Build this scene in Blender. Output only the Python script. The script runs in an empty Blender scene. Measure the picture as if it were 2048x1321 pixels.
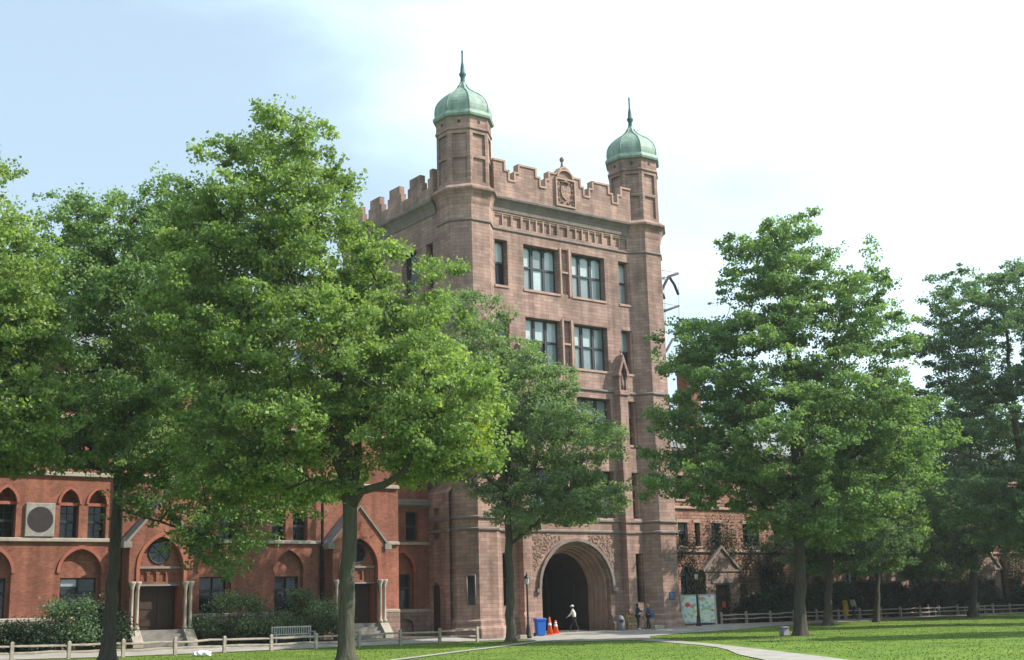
import bpy, bmesh, math, random
import numpy as np
from mathutils import Vector, Matrix

# ------------------------------------------------------------------ camera, world, sun, exposure
scene = bpy.context.scene
FPX, PITCH, ROLL, YAW, EYE = 2545.7, .217789, .028382, .64078, 1.62
rt = np.array([1., 0, 0]); fw = np.array([0, math.cos(PITCH), math.sin(PITCH)]); upv = np.array([0, -math.sin(PITCH), math.cos(PITCH)])
c_, s_ = math.cos(ROLL), math.sin(ROLL)
CA = c_*rt - s_*upv; CB = s_*rt + c_*upv; CC = fw
EYEP = np.array([0., 0., EYE])
cam_d = bpy.data.cameras.new('camera'); cam = bpy.data.objects.new('camera', cam_d)
scene.collection.objects.link(cam); scene.camera = cam
cam_d.sensor_width = 36; cam_d.lens = FPX/2048*36; cam_d.clip_start = .5; cam_d.clip_end = 6000
cam.matrix_world = Matrix(((CA[0], CB[0], -CC[0], 0), (CA[1], CB[1], -CC[1], 0), (CA[2], CB[2], -CC[2], EYE), (0, 0, 0, 1)))
scene.render.resolution_x = 1024; scene.render.resolution_y = 660

SUN_AZ, SUN_EL = math.radians(0), math.radians(42)
world = bpy.data.worlds.new('World'); scene.world = world; world.use_nodes = True
wn, wl = world.node_tree.nodes, world.node_tree.links
wn.clear()
wo = wn.new('ShaderNodeOutputWorld'); bg = wn.new('ShaderNodeBackground'); sky = wn.new('ShaderNodeTexSky')
sky.sky_type = 'NISHITA'; sky.sun_disc = False; sky.sun_elevation = SUN_EL; sky.sun_rotation = math.pi/2 - SUN_AZ
sky.air_density = 1.0; sky.dust_density = 2.2; sky.ozone_density = 1.2
tc = wn.new('ShaderNodeTexCoord')
nz = wn.new('ShaderNodeTexNoise'); nz.inputs['Scale'].default_value = 2.6; nz.inputs['Detail'].default_value = 6; nz.inputs['Roughness'].default_value = .5
mp = wn.new('ShaderNodeMapping'); mp.inputs['Scale'].default_value = (1, 1, 2.4); mp.inputs['Location'].default_value = (.35, .1, .2)
wl.new(tc.outputs['Generated'], mp.inputs[0]); wl.new(mp.outputs[0], nz.inputs['Vector'])
sunw = wn.new('ShaderNodeVectorMath'); sunw.operation = 'DOT_PRODUCT'
sunw.inputs[1].default_value = (math.cos(SUN_AZ)*math.cos(SUN_EL), math.sin(SUN_AZ)*math.cos(SUN_EL), math.sin(SUN_EL))
wl.new(tc.outputs['Generated'], sunw.inputs[0])
# thin cloud, thicker on the sun's side
add = wn.new('ShaderNodeMath'); add.operation = 'MULTIPLY_ADD'; add.inputs[1].default_value = .85; wl.new(sunw.outputs['Value'], add.inputs[0])
nb = wn.new('ShaderNodeMath'); nb.operation = 'MULTIPLY_ADD'; nb.inputs[1].default_value = 1.7; nb.inputs[2].default_value = -.35; wl.new(nz.outputs['Fac'], nb.inputs[0]); wl.new(nb.outputs[0], add.inputs[2])
mr = wn.new('ShaderNodeMapRange'); mr.interpolation_type = 'SMOOTHSTEP'; mr.inputs['From Min'].default_value = .40; mr.inputs['From Max'].default_value = 1.02
mr.inputs['To Min'].default_value = .38; mr.inputs['To Max'].default_value = 1.0
wl.new(add.outputs[0], mr.inputs['Value'])
mix = wn.new('ShaderNodeMix'); mix.data_type = 'RGBA'
wl.new(mr.outputs[0], mix.inputs['Factor']); wl.new(sky.outputs[0], mix.inputs['A']); mix.inputs['B'].default_value = (7.0, 9.0, 10.2, 1)
wl.new(mix.outputs['Result'], bg.inputs['Color']); bg.inputs['Strength'].default_value = .098
wl.new(bg.outputs[0], wo.inputs[0])

sd = bpy.data.lights.new('sun', 'SUN'); sun = bpy.data.objects.new('sun', sd); scene.collection.objects.link(sun)
sd.energy = 5.0; sd.angle = math.radians(.55); sd.color = (1, .94, .85)
sdir = Vector((math.cos(SUN_AZ)*math.cos(SUN_EL), math.sin(SUN_AZ)*math.cos(SUN_EL), math.sin(SUN_EL)))
sun.rotation_euler = sdir.to_track_quat('Z', 'Y').to_euler()
scene.view_settings.view_transform = 'Standard'; scene.view_settings.look = 'None'
scene.view_settings.exposure = .72; scene.view_settings.gamma = 1
try:
    scene.cycles.max_bounces = 8; scene.cycles.transparent_max_bounces = 4; scene.cycles.diffuse_bounces = 6
except Exception: pass

# ------------------------------------------------------------------ frames of reference
U = np.array([math.cos(YAW), math.sin(YAW), 0.]); V = np.array([-math.sin(YAW), math.cos(YAW), 0.])
def ray(x, y): return CC + CA*(x-1024)/FPX + CB*(660.5-y)/FPX
_d = ray(1235, 1215); ORG = _d/_d[1]*89.; ORG[2] = 0
def at(x, y, Y):
    d = ray(x, y); return EYEP + d*Y/d[1]
def W(u, v, z=0.): return ORG + U*u + V*v + np.array([0, 0, z])
def loc(P): return float((P-ORG)@U), float((P-ORG)@V)
def sm(a, b, x):
    t = min(1., max(0., (x-a)/(b-a))); return t*t*(3-2*t)
def tz(u, v):
    s = sm(-6.5, -1, v)
    w = 1 - .85*sm(-16, -13, u)*(1-sm(-9, -6, u)) - .4*sm(-9, -6, u)*(1-sm(2, 7, u))
    return .32*s*w + (1-s)*.26*sm(5, 42, u)*sm(-22, -4, v) + .06*sm(-34, -42, u)*(1-s)*0 + (.10*sm(-35, -44, u)*(1-s) if u < -35 else 0)
def zw(P): return tz(*loc(P))

# ------------------------------------------------------------------ scene helpers
COL = scene.collection
def link(o, parent=None):
    COL.objects.link(o)
    if parent is not None: o.parent = parent
    return o
def tag(o, label=None, cat=None, group=None, kind=None):
    if label: o['label'] = label
    if cat: o['category'] = cat
    if group: o['group'] = group
    if kind: o['kind'] = kind
    return o
def empty(name, label, cat, P=(0, 0, 0), rz=0., group=None):
    o = bpy.data.objects.new(name, None); o.empty_display_size = .3
    o.location = tuple(float(t) for t in P); o.rotation_euler = (0, 0, rz); link(o)
    return tag(o, label, cat, group)
def copy_tree(o, parent=None):
    c = o.copy(); link(c); c.parent = parent
    for ch in list(o.children): copy_tree(ch, c)
    return c

class MB:
    def __init__(s): s.v = []; s.f = []; s.sm = []
    def face(s, pts, smooth=False):
        n = len(s.v); s.v += [tuple(map(float, p)) for p in pts]; s.f.append(tuple(range(n, n+len(pts)))); s.sm.append(smooth)
    def mesh(s, vs, fs, smooth=False):
        n = len(s.v); s.v += [tuple(map(float, p)) for p in vs]
        for f in fs: s.f.append(tuple(i+n for i in f)); s.sm.append(smooth)
    def box(s, x0, x1, y0, y1, z0, z1):
        vs = [(x, y, z) for x in (x0, x1) for y in (y0, y1) for z in (z0, z1)]
        s.mesh(vs, [(0, 1, 3, 2), (4, 6, 7, 5), (0, 4, 5, 1), (2, 3, 7, 6), (0, 2, 6, 4), (1, 5, 7, 3)])
    def prism(s, pts, fn, a, b):
        # pts: 2D outline (ccw), fn(p, t)->3D, extruded t from a to b
        n = len(pts); vs = [fn(p, a) for p in pts] + [fn(p, b) for p in pts]
        fs = [tuple(range(n-1, -1, -1)), tuple(range(n, 2*n))] + [(i, (i+1) % n, n+(i+1) % n, n+i) for i in range(n)]
        s.mesh(vs, fs)
    def tube(s, pts, rad, n=6, smooth=True, caps=True):
        pts = [np.array(p, float) for p in pts]; rad = rad if hasattr(rad, '__len__') else [rad]*len(pts)
        rings = []; prev = None
        for i, p in enumerate(pts):
            t = pts[min(i+1, len(pts)-1)] - pts[max(i-1, 0)]; t = t/(np.linalg.norm(t)+1e-9)
            if prev is None:
                a = np.array([1., 0, 0]) if abs(t[0]) < .8 else np.array([0, 1., 0])
            else: a = prev
            b = np.cross(t, a); b /= np.linalg.norm(b)+1e-9; a = np.cross(b, t); prev = a
            rings.append([p + rad[i]*(math.cos(2*math.pi*k/n)*a + math.sin(2*math.pi*k/n)*b) for k in range(n)])
        vs = [q for r in rings for q in r]; fs = []
        for i in range(len(pts)-1):
            for k in range(n):
                fs.append((i*n+k, i*n+(k+1) % n, (i+1)*n+(k+1) % n, (i+1)*n+k))
        if caps: fs += [tuple(range(n-1, -1, -1)), tuple(range((len(pts)-1)*n, len(pts)*n))]
        s.mesh(vs, fs, smooth)
    def lathe(s, prof, c=(0, 0), n=16, phase=0., smooth=False, capt=True):
        # prof: list of (r, z) low to high
        vs = []; fs = []
        for (r, z) in prof:
            for k in range(n):
                an = phase + 2*math.pi*k/n; vs.append((c[0]+r*math.cos(an), c[1]+r*math.sin(an), z))
        for i in range(len(prof)-1):
            for k in range(n): fs.append((i*n+k, i*n+(k+1) % n, (i+1)*n+(k+1) % n, (i+1)*n+k))
        if capt: fs += [tuple(range(n-1, -1, -1)), tuple(range((len(prof)-1)*n, len(prof)*n))]
        s.mesh(vs, fs, smooth)
    def mark(s): s.mk = getattr(s, 'mk', []) + [(len(s.v), len(s.f))]
    def build_each(s, name, mat, parent=None):
        out = []; mk = [(0, 0)] + getattr(s, 'mk', []) + [(len(s.v), len(s.f))]
        for (a, fa), (b, fb) in zip(mk[:-1], mk[1:]):
            if fb > fa:
                q = MB(); q.v = s.v[a:b]; q.f = [tuple(i-a for i in f) for f in s.f[fa:fb]]; q.sm = s.sm[fa:fb]; out.append(q.build(name, mat, parent))
        return out
    def build(s, name, mat, parent=None, bevel=0):
        me = bpy.data.meshes.new(name); me.from_pydata(s.v, [], s.f); me.update()
        me.polygons.foreach_set('use_smooth', s.sm)
        me.materials.append(mat); o = bpy.data.objects.new(name, me); link(o, parent)
        if bevel:
            m = o.modifiers.new('bevel', 'BEVEL'); m.width = bevel; m.segments = 1; m.limit_method = 'ANGLE'
        return o

# ------------------------------------------------------------------ materials
def mat(name, col, rough=.85, **k):
    m = bpy.data.materials.new(name); m.use_nodes = True; nt = m.node_tree; n = nt.nodes; l = nt.links
    b = n['Principled BSDF']; b.inputs['Roughness'].default_value = rough
    b.inputs['Base Color'].default_value = (*col, 1); b.inputs['Metallic'].default_value = k.get('metal', 0)
    b.inputs['Specular IOR Level'].default_value = k.get('spec', .25)
    v = k.get('vary', 0)
    if v:
        t = n.new('ShaderNodeTexCoord'); z = n.new('ShaderNodeTexNoise'); z.inputs['Scale'].default_value = k.get('scale', 1.5); z.inputs['Detail'].default_value = 8; z.inputs['Roughness'].default_value = .65
        mpp = n.new('ShaderNodeMapping'); mpp.inputs['Scale'].default_value = k.get('stretch', (1, 1, 1))
        l.new(t.outputs['Object'], mpp.inputs[0]); l.new(mpp.outputs[0], z.inputs['Vector'])
        r = n.new('ShaderNodeValToRGB'); r.color_ramp.elements[0].position = .3; r.color_ramp.elements[1].position = .7
        c2 = k.get('col2', tuple(c*.55 for c in col))
        r.color_ramp.elements[0].color = (*[a*(1-v)+b2*v for a, b2 in zip(col, c2)], 1)
        r.color_ramp.elements[1].color = (*[min(1, a*(1+.22*v)) for a in col], 1)
        l.new(z.outputs['Fac'], r.inputs[0]); l.new(r.outputs[0], b.inputs['Base Color'])
        if k.get('bump'):
            bp = n.new('ShaderNodeBump'); bp.inputs['Strength'].default_value = k['bump']; bp.inputs['Distance'].default_value = k.get('bd', .05)
            l.new(z.outputs['Fac'], bp.inputs['Height']); l.new(bp.outputs[0], b.inputs['Normal'])
    return m

def masonry(name, c1, c2, cm, bw, bh, mortar, big, rough=.9, bump=.5, streak=.35, tint=None):
    m = bpy.data.materials.new(name); m.use_nodes = True; nt = m.node_tree; n = nt.nodes; l = nt.links
    b = n['Principled BSDF']; b.inputs['Roughness'].default_value = rough; b.inputs['Specular IOR Level'].default_value = .2
    t = n.new('ShaderNodeTexCoord'); sp = n.new('ShaderNodeSeparateXYZ'); l.new(t.outputs['Object'], sp.inputs[0])
    su = n.new('ShaderNodeMath'); su.operation = 'SUBTRACT'; l.new(sp.outputs[0], su.inputs[0]); l.new(sp.outputs[1], su.inputs[1])
    cb = n.new('ShaderNodeCombineXYZ'); l.new(su.outputs[0], cb.inputs[0]); l.new(sp.outputs[2], cb.inputs[1])
    br = n.new('ShaderNodeTexBrick'); br.inputs['Scale'].default_value = 1; br.inputs['Brick Width'].default_value = bw; br.inputs['Row Height'].default_value = bh
    br.inputs['Mortar Size'].default_value = mortar; br.inputs['Mortar Smooth'].default_value = .3; br.inputs['Bias'].default_value = -.1
    br.inputs['Color1'].default_value = (*c1, 1); br.inputs['Color2'].default_value = (*c2, 1); br.inputs['Mortar'].default_value = (*cm, 1)
    br.offset_frequency = 2; br.squash_frequency = 3; br.squash = .8
    l.new(cb.outputs[0], br.inputs['Vector'])
    z = n.new('ShaderNodeTexNoise'); z.inputs['Scale'].default_value = big; z.inputs['Detail'].default_value = 9; z.inputs['Roughness'].default_value = .7
    l.new(t.outputs['Object'], z.inputs['Vector'])
    r = n.new('ShaderNodeMapRange'); r.inputs['From Min'].default_value = .3; r.inputs['From Max'].default_value = .7; r.inputs['To Min'].default_value = 1-streak; r.inputs['To Max'].default_value = 1+streak*.5
    l.new(z.outputs['Fac'], r.inputs['Value'])
    # rain streaks: noise stretched down the wall
    mp2 = n.new('ShaderNodeMapping'); mp2.inputs['Scale'].default_value = (1.3, 1.3, .09); l.new(t.outputs['Object'], mp2.inputs[0])
    z2 = n.new('ShaderNodeTexNoise'); z2.inputs['Scale'].default_value = 1.6; z2.inputs['Detail'].default_value = 5; l.new(mp2.outputs[0], z2.inputs['Vector'])
    r2 = n.new('ShaderNodeMapRange'); r2.inputs['From Min'].default_value = .35; r2.inputs['From Max'].default_value = .7; r2.inputs['To Min'].default_value = .74; r2.inputs['To Max'].default_value = 1.12
    l.new(z2.outputs['Fac'], r2.inputs['Value'])
    mm = n.new('ShaderNodeMath'); mm.operation = 'MULTIPLY'; l.new(r.outputs[0], mm.inputs[0]); l.new(r2.outputs[0], mm.inputs[1])
    mu = n.new('ShaderNodeVectorMath'); mu.operation = 'SCALE'; l.new(br.outputs['Color'], mu.inputs[0]); l.new(mm.outputs[0], mu.inputs['Scale'])
    l.new(mu.outputs[0], b.inputs['Base Color'])
    z3 = n.new('ShaderNodeTexNoise'); z3.inputs['Scale'].default_value = 5; z3.inputs['Detail'].default_value = 6; l.new(t.outputs['Object'], z3.inputs['Vector'])
    ad = n.new('ShaderNodeMath'); ad.operation = 'MULTIPLY_ADD'; ad.inputs[1].default_value = -.9; l.new(br.outputs['Fac'], ad.inputs[0]); l.new(z3.outputs['Fac'], ad.inputs[2])
    bp = n.new('ShaderNodeBump'); bp.inputs['Strength'].default_value = bump; bp.inputs['Distance'].default_value = .04
    l.new(ad.outputs[0], bp.inputs['Height']); l.new(bp.outputs[0], b.inputs['Normal'])
    return m

M = {}
M['stone'] = masonry('brownstone_ashlar', (.39, .255, .208), (.275, .176, .146), (.18, .12, .10), .85, .24, .011, .3, streak=.5, bump=.35)
M['trim'] = mat('brownstone_trim', (.375, .25, .20), .9, vary=.6, scale=1.2, bump=.3)
M['cornice'] = mat('weathered_shaded_brownstone', (.20, .16, .142), .92, vary=.7, scale=1.4, bump=.4)  # weathered grey stone, darkened further to carry the shadow under the cornice
M['carve'] = mat('carved_brownstone', (.37, .245, .195), .9, vary=.9, scale=5.5, bump=1., bd=.25)
M['brick'] = masonry('red_brick', (.305, .108, .066), (.195, .066, .044), (.23, .14, .105), .22, .075, .008, .45, streak=.42, bump=.2)  # brick tone lowered to stand in for dappled tree shade on the wall
M['brick2'] = mat('moulded_red_brick', (.29, .10, .067), .9, vary=.5, scale=2.5)
M['buff'] = mat('buff_stone', (.33, .29, .235), .9, vary=.6, scale=2.0, bump=.2)
M['greystone'] = mat('grey_stone', (.21, .19, .17), .9, vary=.6, scale=2.5, bump=.3)
M['panel'] = mat('panel_stone', (.27, .25, .23), .9, vary=.8, scale=3.5, bump=.5)
M['plinth'] = masonry('plinth_stone', (.30, .20, .16), (.23, .16, .13), (.12, .09, .08), .8, .3, .015, .8)
M['welch'] = masonry('rough_brownstone', (.38, .20, .14), (.26, .135, .10), (.15, .095, .07), .55, .24, .02, .8, bump=.9)
M['slate'] = mat('slate_roof', (.16, .165, .175), .55, vary=.5, scale=3, stretch=(.5, .5, 3), bump=.4, spec=.5)
M['copper'] = mat('verdigris_copper', (.215, .30, .245), .65, vary=.85, col2=(.09, .13, .10), scale=2.6, stretch=(1, 1, .3), spec=.4)
M['darkcopper'] = mat('dark_copper', (.06, .12, .12), .6, vary=.5, scale=3)
M['frame'] = mat('dark_window_frame', (.028, .034, .036), .55)
M['iron'] = mat('black_iron', (.018, .018, .020), .5, metal=.2)
M['rust'] = mat('dark_steel', (.06, .045, .045), .7, vary=.5, scale=4)
M['galv'] = mat('pale_steel', (.42, .42, .44), .5)
M['wood'] = mat('weathered_fence_wood', (.36, .31, .26), .9, vary=.8, scale=3, stretch=(1, 1, 1), bump=.5)
M['door'] = mat('dark_timber', (.05, .028, .02), .6, vary=.6, scale=4, stretch=(4, 4, .5))
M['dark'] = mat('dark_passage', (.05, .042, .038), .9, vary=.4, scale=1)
M['white'] = mat('white_cloth', (.78, .78, .80), .8)
M['bark'] = mat('bark', (.085, .072, .056), .95, vary=.9, scale=9, stretch=(1, 1, .16), bump=1., bd=.16)
M['bark2'] = mat('mossy_bark', (.095, .09, .062), .95, vary=.9, scale=9, stretch=(1, 1, .16), bump=1., bd=.16)
def glass(name, col, rough=.04, spec=.9):
    m = mat(name, col, rough, spec=spec, vary=.35, scale=.9); return m
M['glass'] = glass('dark_glass', (.014, .018, .02), .08, .35)
M['blind'] = glass('glass_over_pale_blind', (.40, .46, .46), .06)
M['blind2'] = glass('glass_over_grey_blind', (.20, .24, .25), .06)

def leafmat(name, c, c2, trans=.5):
    m = bpy.data.materials.new(name); m.use_nodes = True; nt = m.node_tree; n = nt.nodes; l = nt.links; n.clear()
    o = n.new('ShaderNodeOutputMaterial'); a = n.new('ShaderNodeAttribute'); a.attribute_name = 'tint'
    r = n.new('ShaderNodeValToRGB'); e = r.color_ramp.elements
    e[0].position = 0; e[0].color = (*[x*.62 for x in c], 1); e[1].position = 1; e[1].color = (*c2, 1)
    k = r.color_ramp.elements.new(.5); k.color = (*c, 1)
    l.new(a.outputs['Fac'], r.inputs[0])
    d = n.new('ShaderNodeBsdfDiffuse'); t = n.new('ShaderNodeBsdfTranslucent'); g = n.new('ShaderNodeBsdfGlossy'); g.inputs['Roughness'].default_value = .6
    sc = n.new('ShaderNodeMix'); sc.data_type = 'RGBA'; sc.blend_type = 'MULTIPLY'; sc.inputs['Factor'].default_value = 1; sc.inputs['B'].default_value = (1.15, 1.25, .55, 1)
    l.new(r.outputs[0], sc.inputs['A'])
    l.new(r.outputs[0], d.inputs[0]); l.new(sc.outputs['Result'], t.inputs[0])
    m1 = n.new('ShaderNodeMixShader'); m1.inputs[0].default_value = trans; l.new(d.outputs[0], m1.inputs[1]); l.new(t.outputs[0], m1.inputs[2])
    m2 = n.new('ShaderNodeMixShader'); m2.inputs[0].default_value = .025; l.new(m1.outputs[0], m2.inputs[1]); l.new(g.outputs[0], m2.inputs[2])
    l.new(m2.outputs[0], o.inputs[0]); return m
M['leafA'] = leafmat('oak_leaves', (.215, .31, .095), (.37, .45, .14))
M['leafB'] = leafmat('elm_leaves', (.17, .27, .105), (.30, .40, .15))
M['leafC'] = leafmat('shade_tree_leaves', (.13, .215, .115), (.23, .325, .16))
M['leafD'] = leafmat('evergreen_shrub_leaves', (.022, .045, .02), (.05, .09, .03), .25)  # dark evergreen, with the deep shade under the trees also put into it
M['leafE'] = leafmat('grey_green_shrub_leaves', (.15, .21, .10), (.26, .34, .16), .4)
M['leafF'] = leafmat('pale_green_leaves', (.19, .28, .13), (.32, .41, .20))
M['leafY'] = leafmat('yellowing_leaves', (.30, .36, .03), (.42, .42, .04))
M['grassblade'] = leafmat('grass_blades', (.10, .165, .022), (.16, .215, .038), .3)

def grass_mat():
    m = bpy.data.materials.new('lawn'); m.use_nodes = True; nt = m.node_tree; n = nt.nodes; l = nt.links
    b = n['Principled BSDF']; b.inputs['Roughness'].default_value = .9; b.inputs['Specular IOR Level'].default_value = .15
    t = n.new('ShaderNodeTexCoord')
    z = n.new('ShaderNodeTexNoise'); z.inputs['Scale'].default_value = .35; z.inputs['Detail'].default_value = 10; z.inputs['Roughness'].default_value = .7; l.new(t.outputs['Object'], z.inputs['Vector'])
    r = n.new('ShaderNodeValToRGB'); e = r.color_ramp.elements
    e[0].position = .3; e[0].color = (.062, .118, .016, 1); e[1].position = .72; e[1].color = (.18, .235, .042, 1)
    k = e.new(.5); k.color = (.112, .178, .024, 1)
    l.new(z.outputs['Fac'], r.inputs[0]); l.new(r.outputs[0], b.inputs['Base Color'])
    z2 = n.new('ShaderNodeTexNoise'); z2.inputs['Scale'].default_value = 14; z2.inputs['Detail'].default_value = 6; l.new(t.outputs['Object'], z2.inputs['Vector'])
    bp = n.new('ShaderNodeBump'); bp.inputs['Strength'].default_value = 1; bp.inputs['Distance'].default_value = .09; l.new(z2.outputs['Fac'], bp.inputs['Height']); l.new(bp.outputs[0], b.inputs['Normal'])
    return m
M['lawn'] = grass_mat()
M['path'] = mat('pale_gravel_path', (.30, .278, .25), .95, vary=.7, scale=1.1, bump=.3)
M['mulch'] = mat('dark_mulch', (.085, .06, .045), 1, vary=.7, scale=4, bump=.8)

# ------------------------------------------------------------------ ground, in the frame of the street front
BR = dict(P=ORG, rz=YAW)
def gstruct(name, mb, m, **k):
    o = mb.build(name, m); o.location = tuple(ORG); o.rotation_euler = (0, 0, YAW); o['kind'] = 'structure'; return o
us = np.concatenate([[-1500, -700, -350, -200, -130, -100], np.arange(-85, 111, 1.), [125, 160, 250, 450, 900, 1800]])
vs_ = np.concatenate([[-900, -400, -200, -120, -90], np.arange(-80, 12, 1.), [16, 24, 40, 80, 160, 400, 900, 1800]])
g = MB(); nv = len(vs_)
vv = [(a, b, tz(a, b)) for a in us for b in vs_]
g.mesh(vv, [(i*nv+j, (i+1)*nv+j, (i+1)*nv+j+1, i*nv+j+1) for i in range(len(us)-1) for j in range(nv-1)], True)
gstruct('lawn', g, M['lawn'])
def sheet(name, poly, off, m, step=1.):
    bm = bmesh.new(); bm.faces.new([bm.verts.new((p[0], p[1], 0)) for p in poly])
    lo = [min(p[i] for p in poly) for i in (0, 1)]; hi = [max(p[i] for p in poly) for i in (0, 1)]
    for ax in (0, 1):
        t = math.floor(lo[ax])+step
        while t < hi[ax]:
            no = [0, 0, 0]; no[ax] = 1; co = [0, 0, 0]; co[ax] = t
            bmesh.ops.bisect_plane(bm, geom=bm.verts[:]+bm.edges[:]+bm.faces[:], plane_co=co, plane_no=no); t += step
    bmesh.ops.recalc_face_normals(bm, faces=bm.faces[:])
    for vtx in bm.verts: vtx.co.z = tz(vtx.co.x, vtx.co.y) + off
    for f in bm.faces:
        if f.normal.z < 0: f.normal_flip()
    me = bpy.data.meshes.new(name); bm.to_mesh(me); bm.free(); me.materials.append(m)
    o = bpy.data.objects.new(name, me); link(o); o.location = tuple(ORG); o.rotation_euler = (0, 0, YAW); o['kind'] = 'structure'; return o
def ribbon(pts, w):
    L, R = [], []
    for i, p in enumerate(pts):
        a = np.array(pts[max(0, i-1)], float); b = np.array(pts[min(len(pts)-1, i+1)], float); t = (b-a)/np.linalg.norm(b-a); nn = np.array([-t[1], t[0]])
        ww = w[i] if hasattr(w, '__len__') else w
        L.append(tuple(np.array(p)+nn*ww/2)); R.append(tuple(np.array(p)-nn*ww/2))
    return R + L[::-1]
sheet('forecourt', [(-11, .2), (-11.4, -4.6), (-13.4, -8.2), (-15.6, -11.2), (-15.6, -12.6), (-14.6, -14.6), (-12.8, -16.9), (-10.1, -14.2), (-7, -10.8), (-2, -8), (4.3, -5.7), (11, -4.2), (11, -.6), (5, -.4), (5, .2)], .020, M['path'])
sheet('diagonal_path', ribbon([(-13, -9.8), (-16.5, -12.0), (-21.2, -16.0), (-27.5, -21.0), (-34.5, -26.8), (-44, -35)], [1.6, .8, .6, .55, .6, .6]), .028, M['path'])
sheet('lawn_path', [(-10.3, -12.5), (-12.2, -16.4), (-13.9, -17.6), (-16.4, -22.4), (-18.9, -26.9), (-21.2, -30.3), (-23.0, -32.6), (-26.4, -36.4), (-28.9, -39.7), (-37, -50), (-35, -52), (-28.4, -42.5), (-25.5, -38.3), (-23.7, -35.6), (-18.75, -28.2), (-15.6, -22.9), (-12.6, -18), (-10.6, -14.6), (-8.5, -11.5)], .024, M['path'])
sheet('walkway', [(-80, -5.6), (-11.2, -5.6), (-11.2, -2.4), (-80, -2.4)], .024, M['path'])
sheet('pavement', [(10.8, -4.2), (20, -4.0), (95, -4.3), (95, -1.2), (10.8, -1.0)], .024, M['path'])
sheet('planting_bed', [(-80, -2.3), (-11.1, -2.3), (-11.1, 3.2), (-80, 3.2)], .012, M['mulch'])
sheet('flower_bed', [(5.2, -.35), (95, -1.1), (95, 4.4), (5.2, 4.4)], .012, M['mulch'])
for nm, px_, py_, Y_, r1, r2 in (('bare_soil', 1601, 1272, 67.7, 1.1, .9), ('bare_soil', 214, 1321, 55., 1.3, 1.0), ('bare_soil', 692, 1326, 47.2, 1.0, .9)):
    cu, cv = loc(at(px_, py_, Y_)); rs = random.Random(px_); sheet(nm, [(cu+r1*rs.uniform(.75, 1.2)*math.cos(t), cv+r2*rs.uniform(.75, 1.2)*math.sin(t)) for t in np.linspace(0, 2*math.pi, 15)[:-1]], .014, M['mulch'])
cu, cv = loc(at(1022, 1284, 72.7)); sheet('tree_pit', [(cu+1.7*math.cos(t), cv+1.3*math.sin(t)) for t in np.linspace(0, 2*math.pi, 20)[:-1]], .016, M['mulch'])

# ------------------------------------------------------------------ wall builder
def curve(s0, s1, zs, z1, kind, n=14):
    c = (s0+s1)/2; r = (s1-s0)/2
    if kind == 'round': return [(c - r*math.cos(math.pi*i/n), zs + (z1-zs)*math.sin(math.pi*i/n)) for i in range(n+1)]
    h = z1-zs; R = (r*r+h*h)/(2*r); out = []            # pointed: two arcs of radius R
    am = math.asin(min(1, h/R))
    for i in range(n//2+1):
        a = am*i/(n//2); out.append((s0 + R - R*math.cos(a), zs + R*math.sin(a)))
    return out + [(2*c-p[0], p[1]) for p in out[-2::-1]]
def wall(mb, o, d, L, z0, z1, ops=(), s_start=0.):
    """o: (u,v) start, d: unit dir; outside is to the right of d. ops: (s0,s1,za,zb,depth,back,arch,zs)"""
    o = np.array(o, float); d = np.array(d, float); n_in = np.array([-d[1], d[0]])
    P = lambda s, z, t=0.: (*(o+d*s+n_in*t), z)
    S = sorted({s_start, L, *[q for op in ops for q in op[:2]]}); Z = sorted({z0, z1, *[q for op in ops for q in op[2:4]]})
    S = [s for s in S if s_start-1e-6 <= s <= L+1e-6]; Z = [z for z in Z if z0-1e-6 <= z <= z1+1e-6]
    for i in range(len(S)-1):
        for j in range(len(Z)-1):
            cs, cz = (S[i]+S[i+1])/2, (Z[j]+Z[j+1])/2
            if any(op[0] < cs < op[1] and op[2] < cz < op[3] for op in ops): continue
            mb.face([P(S[i], Z[j]), P(S[i+1], Z[j]), P(S[i+1], Z[j+1]), P(S[i], Z[j+1])])
    for op in ops:
        a, b, za, zb, dep, back = op[:6]; arch = op[6] if len(op) > 6 else None
        if arch:
            cv_ = curve(a, b, op[7], zb, arch); out = [(a, za)] + cv_ + [(b, za)]
            for (p, q) in zip(cv_[:-1], cv_[1:]):
                if min(p[1], q[1]) < zb-1e-4: mb.face([P(*p), P(*q), P(q[0], zb), P(p[0], zb)])
        else: out = [(a, za), (a, zb), (b, zb), (b, za)]
        m = len(out)
        for i in range(m):
            p, q = out[i], out[(i+1) % m]
            if i == m-1 and za <= z0+1e-6 and not back: continue
            mb.face([P(*p), P(p[0], p[1], dep), P(q[0], q[1], dep), P(*q)])
        if back: mb.face([P(p[0], p[1], dep) for p in out[::-1]])
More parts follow.
